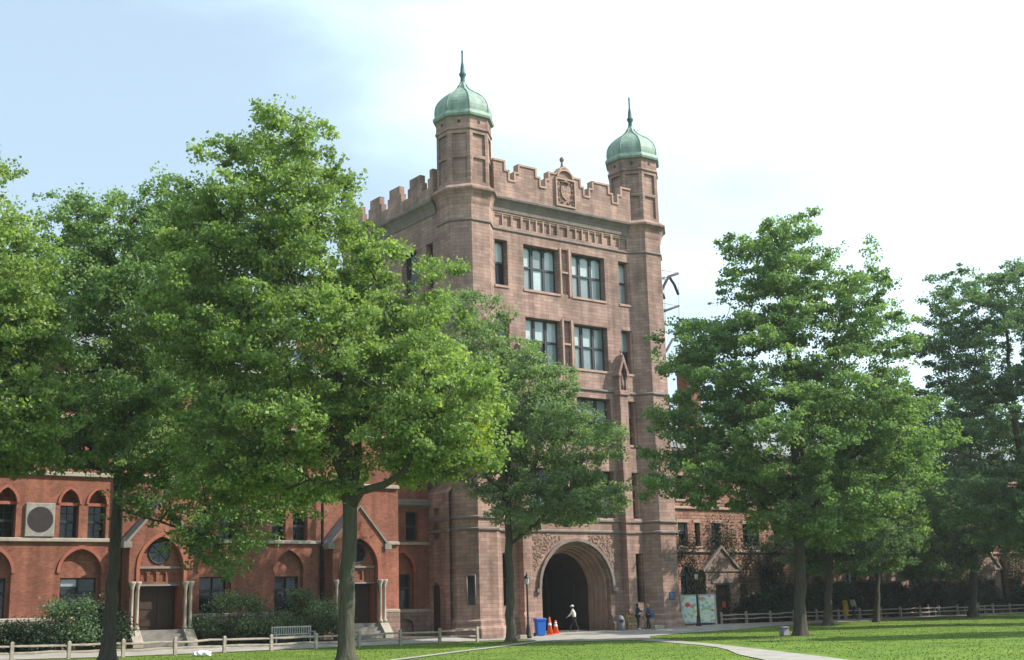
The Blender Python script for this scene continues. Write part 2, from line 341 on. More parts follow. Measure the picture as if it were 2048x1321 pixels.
def hood(mb, s0, s1, zs, z1, kind, v, w=.16, proud=.09, drop=0., n=16):
    """moulding following an arch on the plane v"""
    cv_ = curve(s0, s1, zs, z1, kind, n); c = (s0+s1)/2
    cin = ([(s0, zs-drop)] if drop else []) + cv_ + ([(s1, zs-drop)] if drop else [])
    k = (s1-s0+2*w)/(s1-s0)
    cvo = curve(s0-w, s1+w, zs, z1+w*(1 if kind == 'round' else 1.25), kind, n)
    cout = ([(s0-w, zs-drop)] if drop else []) + cvo + ([(s1+w, zs-drop)] if drop else [])
    for i in range(len(cin)-1):
        a, b, c2, d2 = cin[i], cin[i+1], cout[i+1], cout[i]
        f = lambda p, t: (p[0], t, p[1])
        mb.face([f(a, v-proud), f(b, v-proud), f(c2, v-proud), f(d2, v-proud)])
        mb.face([f(d2, v-proud), f(c2, v-proud), f(c2, v), f(d2, v)])
        mb.face([f(a, v), f(b, v), f(b, v-proud), f(a, v-proud)])
    for e_ in (0, -1):
        a, b = cin[e_], cout[e_]; mb.face([(a[0], v-proud, a[1]), (b[0], v-proud, b[1]), (b[0], v, b[1]), (a[0], v, a[1])])
def window(parent, u0, u1, z0, z1, v, lights=1, transom=.5, head=None, glass_up='blind', glass_lo='blind2', fr=.09, mull=.22, name='window', bars=0):
    """timber window: frame, mullions, transom (one mesh) with its panes as a sub-part"""
    f = MB(); w = u1-u0
    f.box(u0, u0+fr, v, v+.14, z0, z1); f.box(u1-fr, u1, v, v+.14, z0, z1)
    f.box(u0+fr, u1-fr, v, v+.14, z0, z0+fr); f.box(u0+fr, u1-fr, v, v+.14, z1-fr, z1)
    lw = (w-2*fr-(lights-1)*mull)/lights; xs = []
    for i in range(lights):
        a = u0+fr+i*(lw+mull); xs.append((a, a+lw))
        if i: f.box(a-mull, a, v-.04, v+.12, z0+fr, z1-fr)
    zt = z0+(z1-z0)*transom
    if transom:
        for a, b in xs: f.box(a, b, v-.03, v+.10, zt-.07, zt+.07)
    if bars:
        for a, b in xs:
            for i in range(1, bars): f.box(a, b, v+.03, v+.09, z0+(z1-z0)*i/bars-.02, z0+(z1-z0)*i/bars+.02)
            f.box((a+b)/2-.02, (a+b)/2+.02, v+.035, v+.085, z0+fr, z1-fr)
    if head:
        for a, b in xs:
            r = (b-a)/2; zs = z1-fr-r*.8; cv_ = curve(a, b, zs, z1-fr-.02, 'round', 10)
            for p, q in zip(cv_[:-1], cv_[1:]): f.face([(p[0], v-.01, p[1]), (q[0], v-.01, q[1]), (q[0], v-.01, z1-fr+.01), (p[0], v-.01, z1-fr+.01)])
    o = f.build(name, M['frame'], parent)
    gp = v+.07; r_ = random.Random(int(abs(u0*131+z0*17))); cells = {}
    for a, b in xs:
        up, lo = glass_up, glass_lo
        if up == 'blind' and r_.random() < .15: up = 'blind2'
        if lo == 'blind2' and r_.random() < .3: lo = r_.choice(('glass', 'blind'))
        zs_ = zt if transom else z1-fr
        if up == 'glass' and r_.random() < .10:
            zc = z1-fr-(z1-zs_)*r_.uniform(.3, .8); cells.setdefault('blind2', []).append((a, b, zc, z1-fr)); cells.setdefault('glass', []).append((a, b, zs_, zc))
        else: cells.setdefault(up, []).append((a, b, zs_, z1-fr))
        if transom: cells.setdefault(lo, []).append((a, b, z0+fr, zt))
    for g_, cl in cells.items():
        p = MB()
        for a, b, c, d in cl: t_ = r_.uniform(-.012, .012); p.face([(a, gp, c), (b, gp+t_, c), (b, gp+t_+r_.uniform(-.01, .01), d), (a, gp, d)])
        p.build('pane', M[g_], o)
    return o
R8 = math.pi/8
def ap(r): return r/math.cos(R8)
def oct_prof(mb, prof, c): mb.lathe([(ap(r), z) for r, z in prof], c, 8, R8)

# ------------------------------------------------------------------ GATE TOWER
UC = -3.52; TL = (-11.31, .91); TR = (4.27, .91)
gate = empty('gate_tower', 'tall brownstone gate tower with round-arched passage and two copper-domed turrets', 'gate tower', ORG, YAW)
WX = [(-9.6, -8.52, 1), (-7.15, -4.05, 3), (-2.87, .2, 3), (1.53, 2.62, 1)]
rows = [(23.25, 26.47), (18.1, 21.3), (12.95, 16.1), (7.75, 11.0)]
ops = [(a-(-12.2), b-(-12.2), z0, z1, .62, False) for (z0, z1) in rows for (a, b, n) in WX]
ops += [(12.2+a, 12.2+b, 2.0, 5.35, .62, False) for a, b in ((-9.6, -8.92), (1.88, 2.56))]
HW = 2.95; ZS = 3.05
ops += [(12.2+UC-HW, 12.2+UC+HW, 0., ZS+HW, .36, False, 'round', ZS)]
for z0, z1 in rows: ops.append((12.2-3.82, 12.2-3.22, z0+.05, z1+.1, .22, True))
# frieze panels
fr_pan = [(-9.5, -8.15), (-7.95, -7.3), (-7.1, -4.1), (-3.87, -3.17), (-2.94, .06), (.26, .91), (1.11, 2.46)]
for a, b in fr_pan: ops.append((12.2+a, 12.2+b, 27.5, 28.36, .16, True))
m = MB(); wall(m, (-12.2, 0), (1, 0), 17.2, 0, 29.2, ops)
wall(m, (-12.7, 15.5), (0, -1), 14.9, 0, 30.3, [(15.5-3.75, 15.5-2.9, z0, z1, .5, False) for z0, z1 in rows] + [(15.5-vv0-1.9, 15.5-vv0, z0, z1, .5, False) for vv0 in (5.0, 9.2) for z0, z1 in rows[:3]])
wall(m, (5.66, .6), (0, 1), 14.9, 0, 30.3); wall(m, (5.66, 15.5), (-1, 0), 18.36, 0, 30.3)
m.face([(-12.7, .3, 30.0), (5.66, .3, 30.0), (5.66, 15.5, 30.0), (-12.7, 15.5, 30.0)])
# wing joining the brick hall
wall(m, (-13.35, 3.4), (0, -1), 2.9, 0, 9.2, [(1.05, 1.75, 6.3, 8.3, .3, True), (.75, 1.75, .4, 3.55, .4, True, 'round', 3.05)])
m.face([(-13.35, .5, 9.2), (-12.6, .5, 9.9), (-12.6, 3.4, 9.9), (-13.35, 3.4, 9.2)])
m.build('wall', M['stone'], gate)
m = MB()
for a, b in fr_pan:
    m.mark(); n = {1.35: 2, .65: 1, 3.0: 5, .70: 1}.get(round(b-a, 2), 1)
    for i in range(1, n):
        x = a+(b-a)*i/n; m.box(x-.05, x+.05, .02, .158, 27.502, 28.358)
    m.box(a+.002, b-.002, .06, .158, 28.24, 28.358)
m.build_each('frieze_panel', M['trim'], gate)
# strings, sills, window surrounds
def hprof(mb, prof, u0, u1):       # prof of (v,z), extruded along u
    mb.prism(prof, lambda p, t: (t, p[0], p[1]), u0, u1)
m = MB()
for z, h, d in ((27.14, .12, .09), (16.57, .14, .11), (7.44, .15, .12), (6.70, .15, .12)):
    m.mark(); hprof(m, [(0.01, z), (-d, z+h*.35), (-d, z+h), (0.01, z+h+.08)], -9.95, 2.92)
    for T in (TL, TR): oct_prof(m, [(1.75, z-.02), (1.765+d, z+h*.35), (1.765+d, z+h), (1.75, z+h+.1)], T)
for z, h, d in ((7.42, .2, .12),(6.68, .2, .12)): m.mark(); m.box(-13.35-d, -13.3, .5, 3.4, z, z+h)
for z0, z1 in rows:
    pass
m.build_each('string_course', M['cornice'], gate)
m = MB()
for z0, z1 in rows:
    for a, b, n in WX: m.mark(); m.box(a-.06, b+.06, -.07, .3, z0-.16, z0)
m.build_each('window_sill', M['trim'], gate)
m = MB()
for z0, z1 in rows:                 # slim shafts framing the paired windows
    for x in (-3.92, -3.12): m.mark(); m.box(x-.07, x+.07, -.09, .02, z0-.1, z1+.18)
    m.mark(); m.box(-3.8, -3.24, -.05, .1, (z0+z1)/2-.05, (z0+z1)/2+.08)
m.build_each('mullion_shaft', M['trim'], gate)
for r_, (z0, z1) in enumerate(rows):
    for a, b, n in WX:
        up, lo = (('blind', 'blind2'), ('blind', 'blind2'), ('blind2', 'glass'), ('glass', 'blind2'))[r_]
        if r_ > 0 and n == 1: up, lo = ('blind2', 'glass') if r_ == 1 else ('glass', 'glass')
        window(gate, a, b, z0, z1, .48, n, .52, 'a' if r_ == 0 else None, up, lo)
for a, b in ((-9.6, -8.92), (1.88, 2.56)): window(gate, a, b, 2.0, 5.35, .45, 1, .5, None, 'glass', 'glass')
# side windows (seen edge on)
m = MB()
for vv0, w_ in ((2.9, .85), (5.0, 1.9), (9.2, 1.9)):
    for z0, z1 in rows: m.mark(); m.box(-12.32, -12.25, vv0, vv0+w_, z0, z1)
m.build_each('side_window', M['glass'], gate)
m = MB(); m.box(-13.2, -13.1, 1.65, 2.65, .4, 3.4); m.build('niche_door', M['door'], gate)

# arched portal: four receding orders, hood, carved spandrels
m = MB(); hw = HW; dep = .3601
for k in range(4):
    hw2 = hw-.125; cs = [(UC-hw, 0.)] + curve(UC-hw, UC+hw, ZS, ZS+hw, 'round', 22) + [(UC+hw, 0.)]
    ci = [(UC-hw2, 0.)] + curve(UC-hw2, UC+hw2, ZS, ZS+hw2, 'round', 22) + [(UC+hw2, 0.)]
    nd = dep+.36
    for i in range(len(cs)-1):
        a, b, c2, d2 = cs[i], cs[i+1], ci[i+1], ci[i]
        m.face([(a[0], dep, a[1]), (d2[0], dep, d2[1]), (c2[0], dep, c2[1]), (b[0], dep, b[1])])
        m.face([(d2[0], dep, d2[1]), (d2[0], nd, d2[1]), (c2[0], nd, c2[1]), (c2[0], dep, c2[1])])
    rr = [(p[0], dep-.03, p[1]) for p in ci]; m.tube(rr, .055, 6)
    hw = hw2; dep = nd
m.build('portal_arch', M['trim'], gate)
m = MB(); hood(m, UC-HW-.14, UC+HW+.14, ZS, ZS+HW+.14, 'round', 0, .2, .2, 0)
m.box(UC-HW-.5, UC-HW-.14, -.2, .01, ZS-.25, ZS-.002); m.box(UC+HW+.14, UC+HW+.5, -.2, .01, ZS-.25, ZS-.002)
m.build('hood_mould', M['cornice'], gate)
random.seed(5)            # carved leaf scrolls in the spandrels
for sx in (-1, 1):
    m = MB()
    for i in range(420):
        x = UC+sx*random.uniform(1.2, 3.95); z = random.uniform(4.3, 6.55)
        if math.hypot(x-UC, z-ZS) < HW+.5: continue
        r = random.uniform(.05, .11); t0 = random.uniform(0, 6.28)
        m.tube([(x+r*math.cos(t0+t)*(1-t/9), -.03, z+r*math.sin(t0+t)*(1-t/9)) for t in np.linspace(0, 4.6, 8)], .024, 4)
    m.build('spandrel_carving', M['trim'], gate)
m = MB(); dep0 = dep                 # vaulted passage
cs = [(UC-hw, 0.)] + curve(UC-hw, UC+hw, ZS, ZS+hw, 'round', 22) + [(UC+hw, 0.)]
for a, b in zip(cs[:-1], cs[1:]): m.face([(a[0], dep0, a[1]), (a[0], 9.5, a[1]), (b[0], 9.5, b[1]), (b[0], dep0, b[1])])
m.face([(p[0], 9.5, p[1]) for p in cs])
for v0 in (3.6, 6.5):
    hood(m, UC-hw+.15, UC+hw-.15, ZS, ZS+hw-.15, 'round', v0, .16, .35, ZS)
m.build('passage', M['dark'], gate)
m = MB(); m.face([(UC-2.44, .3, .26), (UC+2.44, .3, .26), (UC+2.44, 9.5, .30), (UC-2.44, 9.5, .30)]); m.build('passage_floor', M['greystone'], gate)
m = MB()
for i in range(8):
    x = UC-2.3+i*.575; m.box(x+.03, x+.545, 8.9, 9.0, .35, 3.3)
for z in (.4, 1.6, 2.9, 3.3): m.box(UC-2.4, UC+2.4, 8.8, 8.93, z, z+.14)
for i in range(14): m.tube([(UC-2.2+i*.338, 9.0, 3.4), (UC-2.2+i*.338, 9.0, 4.4)], .03, 5)
m.build('passage_gate', M['iron'], gate)

# buttresses with gabled niche heads
for s in (0, 1):
    a, b = (.6, 1.32); a, b = (a, b) if s == 0 else (2*UC-b, 2*UC-a)
    m = MB(); m.box(a-.1, b+.1, -.75, .0, 0, 1.25); m.prism([(-.75, 1.25), (-.62, 1.55), (0, 1.55), (0, 1.25)][::-1], lambda p, t: (t, p[0], p[1]), a-.1, b+.1)
    m.box(a, b, -.6, 0, 1.45, 16.4)
    for z in (6.68, 7.42): m.box(a-.08, b+.08, -.7, -.0, z, z+.2)
    m.box(a-.08, b+.08, -.72, 0, 16.4, 16.72)
    c = (a+b)/2; hw_ = (b-a)/2
    m.box(a, a+.12, -.6, 0, 16.72, 17.75); m.box(b-.12, b, -.6, 0, 16.72, 17.75); m.box(a+.12, b-.12, -.22, 0, 16.72, 18.3)
    for sg in (-1, 1): m.prism([(c, 18.75), (c, 19.3), (c+sg*.52, 17.85), (c+sg*.47, 17.7), (c+sg*.30, 17.7), (c+sg*.24, 18.1)][::sg], lambda p, t: (p[0], t, p[1]), 0, -.74)
    m.lathe([(.05, 19.1), (.12, 19.3), (.04, 19.45), (.09, 19.55), (.01, 19.7)], (c, -.5), 8)
    m.tube([(c, -.42, 16.75), (c, -.44, 17.3), (c, -.42, 17.75), (c, -.42, 18.0)], [.16, .17, .13, .09], 7)
    m.build('buttress', M['stone'], gate)
# base course
m = MB()
for a, b in ((-9.75, -8.45), (-7.54, UC-HW-.02), (UC+HW+.02, .49), (1.43, 2.9)):
    m.mark()
    m.prism([(-.001, 0), (-.26, 0), (-.26, .66), (-.12, .8), (-.12, 1.12), (-.001, 1.25)][::-1], lambda p, t: (t, p[0], p[1]), a, b)
m.build_each('plinth', M['plinth'], gate)

# cornice and stepped parapet
m = MB()
cor = [(0.02, 28.42), (-.06, 28.5), (-.09, 28.72), (-.16, 28.95), (-.30, 29.15), (-.47, 29.28), (-.5, 29.42), (-.40, 29.5), (.02, 29.5)]
hprof(m, cor, -9.9, 2.86); m.mark()
m.prism([(p[0], p[1]-.1) for p in cor], lambda p, t: (-12.7+p[0], t, p[1]), 2.4, 15.5)
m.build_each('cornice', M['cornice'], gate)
half = [(-9.75, 29.5), (-9.75, 32.05), (-8.85, 32.05), (-8.85, 31.4), (-8.5, 31.4), (-8.5, 30.72), (-7.98, 30.72), (-7.98, 31.38), (-7.62, 31.38), (-7.62, 32.0), (-6.12, 32.0), (-6.12, 31.4), (-5.78, 31.4), (-5.78, 30.75), (-5.24, 30.75), (-5.24, 31.4), (-4.95, 31.4), (-4.95, 31.97), (-4.42, 31.97)]
ogee = [(-4.3, 32.0), (-4.12, 32.12), (-3.98, 32.32), (-3.8, 32.5), (-3.52, 32.62)]
sil = half + ogee + [(2*UC-p[0], p[1]) for p in (half+ogee[:-1])[::-1]]
m = MB(); n = len(sil); F0, F1 = -.34, .08
bm = bmesh.new(); top = [bm.verts.new((p[0], F0, p[1])) for p in sil]; f = bm.faces.new(top)
ex = bmesh.ops.extrude_face_region(bm, geom=[f]); bmesh.ops.translate(bm, vec=(0, F1-F0, 0), verts=[e for e in ex['geom'] if isinstance(e, bmesh.types.BMVert)])
bmesh.ops.triangulate(bm, faces=[q for q in bm.faces if len(q.verts) > 4]); bmesh.ops.recalc_face_normals(bm, faces=bm.faces[:])
me = bpy.data.meshes.new('parapet'); bm.to_mesh(me); bm.free(); me.materials.append(M['stone']); o = bpy.data.objects.new('parapet', me); link(o, gate)
def coping(mb, pts, fn, skip=0):
    for (a, b) in zip(pts[:-1], pts[1:]):
        L = math.hypot(b[0]-a[0], b[1]-a[1])
        if L < .05: continue
        dx, dz = (b[0]-a[0])/L, (b[1]-a[1])/L
        w = .09; q = [(a[0]-dx*w*.5, a[1]-dz*w*.5), (b[0]+dx*w*.5, b[1]+dz*w*.5)]
        nn = (-dz, dx)
        pl = [(q[0][0]-nn[0]*.07, q[0][1]-nn[1]*.07), (q[1][0]-nn[0]*.07, q[1][1]-nn[1]*.07), (q[1][0]+nn[0]*.07, q[1][1]+nn[1]*.07), (q[0][0]+nn[0]*.07, q[0][1]+nn[1]*.07)]
        e = .001*(hash((round(a[0], 2), round(a[1], 2))) % 7)
        mb.prism(pl, fn, F0-.07-e, F1+.07+e)
m = MB(); coping(m, sil[1:-1], lambda p, t: (p[0], t, p[1])); m.build('coping', M['trim'], gate)
m = MB()   # crest panel with shield and scrollwork, under a semicircular hood
for a, b, c2, d2 in ((-4.42, -4.3, 29.7, 31.6), (-2.74, -2.62, 29.7, 31.6), (-4.42, -2.62, 31.6, 31.72), (-4.42, -2.62, 29.6, 29.72)): m.box(a, b, F0-.16, F0+.02, c2, d2)
hood(m, -4.15, -2.89, 31.78, 32.3, 'round', F0, .12, .16)
m.build('crest_frame', M['trim'], gate)
m = MB()
m.prism([(-3.95, 31.15), (-3.95, 30.6), (-3.8, 30.3), (-3.52, 30.1), (-3.24, 30.3), (-3.09, 30.6), (-3.09, 31.15)], lambda p, t: (p[0], t, p[1]), F0-.14, F0)
random.seed(2)
for sx in (-1, 1):
    for (x, z, r) in ((.62, 31.3, .13), (.66, 30.9, .12), (.64, 30.5, .13), (.55, 30.1, .14), (.28, 29.92, .12), (.3, 31.4, .12), (.72, 29.9, .08)):
        m.tube([(UC+sx*(x+r*math.cos(t)*(1-t/8)), F0-.07, z+r*math.sin(t)*(1-t/8)) for t in np.linspace(0, 5.2, 12)], .04, 5)
m.tube([(UC-.35, F0-.08, 31.42), (UC, F0-.12, 31.5), (UC+.35, F0-.08, 31.42)], [.05, .1, .05], 6)
m.build('crest', M['carve'], gate)
m = MB(); m.lathe([(.16, 32.6), (.11, 32.75), (.08, 33.0), (.06, 33.05), (.15, 33.15), (.17, 33.27), (.12, 33.4), (.02, 33.48)], (UC, -.13), 12, 0, True); m.build('ball_finial', M['cornice'], gate)
m = MB(); sp_ = []
S0, S1 = -13.08, -12.68
vs0 = 2.3; pts = [(2.2, 29.4), (2.2, 31.5), (2.6, 31.5), (2.6, 30.9), (2.85, 30.9), (2.85, 30.25)]
for c in (4.5, 7.25, 10.0, 12.75):
    pts += [(c-.95, 30.25), (c-.95, 30.9), (c-.7, 30.9), (c-.7, 31.52), (c+.7, 31.52), (c+.7, 30.9), (c+.95, 30.9), (c+.95, 30.25)]
pts += [(15.5, 30.25), (15.5, 29.4)]
bm = bmesh.new(); f = bm.faces.new([bm.verts.new((S0, p[0], p[1])) for p in pts])
ex = bmesh.ops.extrude_face_region(bm, geom=[f]); bmesh.ops.translate(bm, vec=(S1-S0, 0, 0), verts=[e for e in ex['geom'] if isinstance(e, bmesh.types.BMVert)])
bmesh.ops.triangulate(bm, faces=[q for q in bm.faces if len(q.verts) > 4]); bmesh.ops.recalc_face_normals(bm, faces=bm.faces[:])
me = bpy.data.meshes.new('parapet'); bm.to_mesh(me); bm.free(); me.materials.append(M['stone']); o = bpy.data.objects.new('parapet', me); link(o, gate)

# turrets
for ti, T in enumerate((TL, TR)):
    m = MB(); oct_prof(m, [(2.02, 0), (2.02, .66), (1.9, .8), (1.9, 1.12), (1.765, 1.25), (1.765, 28.4)], T)
    oct_prof(m, [(1.76, 28.3), (1.83, 28.5), (1.86, 28.72), (1.93, 28.95), (2.05, 29.15), (2.2, 29.28), (2.22, 29.42), (1.8, 29.75), (1.7, 29.8)], T)
    A_ = 1.78; hs = A_*math.tan(R8)
    for k in range(8):
        an = -math.pi/2 + k*math.pi/4; nn = np.array([math.cos(an), math.sin(an)]); dd = np.array([-nn[1], nn[0]])
        o0 = np.array(T)+nn*A_-dd*hs
        if k % 1 == 0:
            wall(m, o0, dd, 2*hs, 29.6, 33.62, [(.24, 2*hs-.24, 29.95, 31.62, .13, True), (.24, 2*hs-.24, 31.84, 33.36, .13, True)])
    oct_prof(m, [(1.77, 33.58), (1.87, 33.66), (1.87, 33.76), (1.8, 33.82), (1.8, 34.64)], T)
    t = m.build('turret', M['stone'], gate)
    h = MB()
    for k in range(8):
        an = -math.pi/2 + k*math.pi/4; nn = np.array([math.cos(an), math.sin(an), 0]); dd = np.array([-nn[1], nn[0], 0]); c = np.array([T[0], T[1], 34.2])+nn*1.803; h.mark()
        h.face([c + .13*(math.cos(q)*dd + math.sin(q)*np.array([0, 0, 1])) for q in np.linspace(0, 2*math.pi, 13)[:-1]])
    h.build_each('round_opening', M['dark'], t)
    d = MB(); oct_prof(d, [(1.8, 34.55), (1.98, 34.6), (2.02, 34.75), (1.97, 34.9), (1.9, 34.97), (1.86, 35.05), (1.87, 35.25), (1.86, 35.5), (1.80, 35.75), (1.68, 36.02), (1.5, 36.28), (1.25, 36.53), (.95, 36.76), (.68, 36.96), (.46, 37.15), (.32, 37.36), (.24, 37.6), (.2, 37.75)], T)
    for k in range(8):               # raised seams over the hips
        an = R8+k*math.pi/4; pr = [(1.86, 35.05), (1.87, 35.3), (1.85, 35.55), (1.79, 35.8), (1.66, 36.07), (1.46, 36.34), (1.2, 36.6), (.9, 36.82), (.62, 37.03), (.4, 37.26), (.26, 37.55)]
        d.tube([(T[0]+ap(r)*math.cos(an), T[1]+ap(r)*math.sin(an), z) for r, z in pr], .035, 5)
    dm = d.build('dome', M['copper'], gate)
    f = MB(); f.lathe([(.22, 37.6), (.17, 37.85), (.15, 38.1), (.24, 38.28), (.26, 38.4), (.17, 38.52), (.14, 38.9), (.1, 39.15), (.07, 39.3), (.06, 40.0), (.09, 40.05), (.05, 40.15), (.01, 40.3)], T, 10, 0, True)
    f.build('finial', M['darkcopper'], dm)
# slit windows in the left turret
for (px_, z0, z1) in ((-.1, 2.1, 3.9),):
    m = MB(); an = -math.pi*.75; nn = np.array([math.cos(an), math.sin(an)]); dd = np.array([-nn[1], nn[0]]); c = np.array(TL)+nn*1.772+dd*.2
    m.mesh([(*(c+dd*s), z) for s in (-.22, .22) for z in (z0, z1)], [(0, 2, 3, 1)]); m.build('slit_window', M['glass'], gate)
    m = MB()
    for s in (-.27, .27): m.tube([(*(c+dd*s), z0-.05), (*(c+dd*s), z1+.05)], .05, 4)
    m.tube([(*(c-dd*.27), z1+.05), (*(c+dd*.27), z1+.05)], .05, 4); m.build('slit_surround', M['trim'], gate)
m = MB(); m.box(4.08, 4.55, -.90, -.858, 2.12, 2.66); pq = m.build('wall_plaque', mat('blue_enamel', (.03, .07, .20), .4), gate); pq['label'] = 'small blue plaque'
m = MB()
for z in (2.24, 2.36, 2.48): m.box(4.17, 4.46, -.906, -.9005, z, z+.035)
m.build('plaque_lettering', M['buff'], pq)
# ashlar plinth of big blocks at the right turret foot is part of the turret profile
# steel balcony frame high on the far side
def q3(x, y, v=3.0):
    d = ray(x, y); t = ((ORG+V*v-EYEP)@V)/(d@V); P = EYEP+d*t; return ((P-ORG)@U, v, P[2])
bal = empty('steel_balcony_frame', 'dark braced steel frame jutting out behind the right turret', 'steel frame', ORG, YAW)
m = MB()
for v0 in (3.0, 4.6):
    for pl, r in (([(1316, 600), (1327, 574), (1338, 553), (1356, 547)], .12), ([(1338, 553), (1349, 570), (1357, 590)], .12), ([(1316, 628), (1336, 620), (1358, 612)], .10), ([(1320, 720), (1333, 702), (1346, 678)], .10)):
        m.mark(); m.tube([q3(x, y, 3.0)[:1]+(v0,)+q3(x, y, 3.0)[2:] for x, y in pl], r, 5)
m.build_each('brace', M['rust'], bal)
m = MB()
for v0 in (3.0, 4.6):
    for pl in ([(1316, 540), (1352, 545)], [(1357, 548), (1358, 612), (1358, 660)], [(1316, 605), (1358, 612)], [(1316, 646), (1358, 651)], [(1320, 560), (1345, 556)]):
        m.tube([q3(x, y, 3.0)[:1]+(v0,)+q3(x, y, 3.0)[2:] for x, y in pl], .035, 4)
for x, y in ((1356, 547), (1358, 612), (1338, 553)):
    p = q3(x, y); m.tube([p, (p[0], 4.6, p[2])], .035, 4)
m.build('rail', M['galv'], bal)

# ------------------------------------------------------------------ RED BRICK HALL (left)
hall = empty('red_brick_hall', 'red brick Gothic hall with pale stone bands and pointed arches left of the tower', 'hall', ORG, YAW)
UL0 = -62.; VW = 1.0
fac_ops = []; bays = []
gcent = [(-57.6, .95), (-53.1, .95), (-45.3, 1.05), (-41.0, 1.12), (-36.35, 1.1), (-28.8, .95), (-24.25, .92)]
win2 = [(-57.9, -57), (-56.3, -55.4), (-45.6, -44.7), (-44.2, -43.3), (-40.8, -39.8), (-37.57, -36.57), (-36.09, -35.12), (-30.1, -29.15), (-28.6, -27.65), (-25.39, -24.5), (-24.03, -23.07)]
win3 = [(-60.3,-59.4),(-57.9, -57), (-56.3, -55.4), (-53,-52.1), (-49.5,-48.6), (-45.6, -44.7), (-44.2, -43.3), (-40.8, -39.8), (-37.57, -36.57), (-36.09, -35.12), (-33, -32.1), (-30.1, -29.15), (-28.6, -27.65), (-25.39, -24.5), (-24.03, -23.07), (-20.7, -19.8)]
sh = -UL0
for c, h in gcent: fac_ops.append((sh+c-h, sh+c+h, 1.98, 5.5, .34, False, 'point', 4.25))
for a, b in win2: fac_ops.append((sh+a, sh+b, 6.06, 8.62, .52, False, 'point', 7.85))
for a, b in win3: fac_ops.append((sh+a, sh+b, 9.7, 12.02, .52, False, 'point', 11.3))
for a, b in win3: fac_ops.append((sh+a, sh+b, 12.95, 14.45, .3, False))
m = MB(); wall(m, (UL0, VW), (1, 0), 45.2, 1.9, 15.6, fac_ops)
wall(m, (-16.8, VW), (0, 1), 14, 1.0, 15.6); wall(m, (-16.8, 15), (-1, 0), 45.2, 0, 15.6); wall(m, (UL0, 15), (0, -1), 14, 0, 15.6)
# tympana set back in the arches
for c, h in gcent: wall(m, (c-h-.05, VW+.34), (1, 0), 2*h+.1, 1.9, 5.6, [(.2, 2*h-.1, 2.0, 4.0, .2, False)])
for a, b in win2: wall(m, (a-.05, VW+.52), (1, 0), b-a+.1, 7.8, 8.7)
for a, b in win3: wall(m, (a-.05, VW+.52), (1, 0), b-a+.1, 11.3, 12.1)
# link to the tower
VL = 2.9
wall(m, (-16.81, VL), (1, 0), 3.48, 1.9, 12.3, [(.57, 2.28, 1.98, 5.5, .3, False, 'point', 4.3), (.26, 1.19, 6.25, 8.1, .3, False), (1.72, 2.64, 6.25, 8.1, .3, False)])
wall(m, (-16.81+.5, VL+.3), (1, 0), 1.9, 1.9, 5.6, [(.12, 1.72, 2.0, 4.15, .2, False)])
m.build('wall', M['brick'], hall)
m = MB()
for c, h in gcent: m.mark(); hood(m, c-h, c+h, 4.25, 5.5, 'point', VW, .16, .07)
for a, b in win2: m.mark(); hood(m, a, b, 7.85, 8.62, 'point', VW, .13, .07, 0)
for a, b in win3: m.mark(); hood(m, a, b, 11.3, 12.02, 'point', VW, .13, .07, 0)
m.mark(); hood(m, -16.24, -14.53, 4.3, 5.5, 'point', VL, .14, .06)
for a, b in win2: m.mark(); m.box(a+.003, b-.003, VW+.12, VW+.50, 7.76, 7.92)
m.build_each('arch_moulding', M['brick2'], hall)
m = MB()
for z, h, d in ((5.84, .17, .16), (9.28, .2, .16), (12.36, .22, .18), (14.72, .14, .1), (1.78, .16, .14)):
    if z < 6:
        segs = [(UL0, -47.1), (-45.9 if z < 3 else -45.9, -34.12), (-30.58, -22.05), (-18.5, -16.8)]
        segs = [(UL0, -34.12), (-30.58, -22.05), (-18.5, -16.8)]
    else: segs = [(UL0, -16.8)]
    for a, b in segs: m.mark(); hprof(m, [(VW+.001, z), (VW-d, z+.03), (VW-d, z+h), (VW+.001, z+h+.05)][::-1], a, b)
for z in (5.98, 1.78): m.mark(); hprof(m, [(VL+.001, z), (VL-.13, z), (VL-.13, z+.15), (VL+.001, z+.18)][::-1], -16.8, -13.36)
for a, b in win3: m.mark(); m.box(a-.06, b+.06, VW-.08, VW+.15, 12.85, 12.948); m.mark(); m.box(a-.06, b+.06, VW-.06, VW+.05, 14.45, 14.6)
m.build_each('stone_band', M['buff'], hall)
m = MB(); wall(m, (UL0, VW-.12), (1, 0), 45.2, 0, 1.78, [(sh+c-.85, sh+c+.85, .25, 1.35, .3, True, 'round', .9) for c, h in gcent])
m.mark(); wall(m, (-16.81, VL-.1), (1, 0), 3.48, 0, 1.78, [(.7, 2.2, .3, 1.4, .3, True, 'round', .95)])
m.build_each('plinth', M['plinth'], hall)
m = MB(); hprof(m, [(VL, 8.3), (VL-.35, 8.5), (VL-.4, 8.75), (VL, 8.9)][::-1], -16.8, -13.3); hprof(m, [(VL, 12.2), (VL-.2, 12.3), (VL-.2, 12.5), (VL, 12.6)][::-1], -16.8, -13.3); m.face([(-16.8, VL-.1, 12.5), (-12.75, VL-.1, 12.5), (-12.75, 12, 12.9), (-16.8, 12, 12.9)]); m.build('link_cornice', M['greystone'], hall)
m = MB()
hprof(m, [(VW, 15.35), (VW-.3, 15.6), (VW-.55, 15.7), (VW-.55, 15.95), (VW+.3, 16.0)][::-1], UL0-.3, -16.6)
m.build('eaves_cornice', M['buff'], hall)
m = MB(); z0, z1 = 15.93, 21.0
m.face([(UL0-.3, VW-.5, z0), (-16.5, VW-.5, z0), (-18.5, 8, z1), (UL0+1, 8, z1)]); m.face([(UL0-.3, 15.4, z0), (UL0+1, 8, z1), (-18.5, 8, z1), (-16.5, 15.4, z0)])
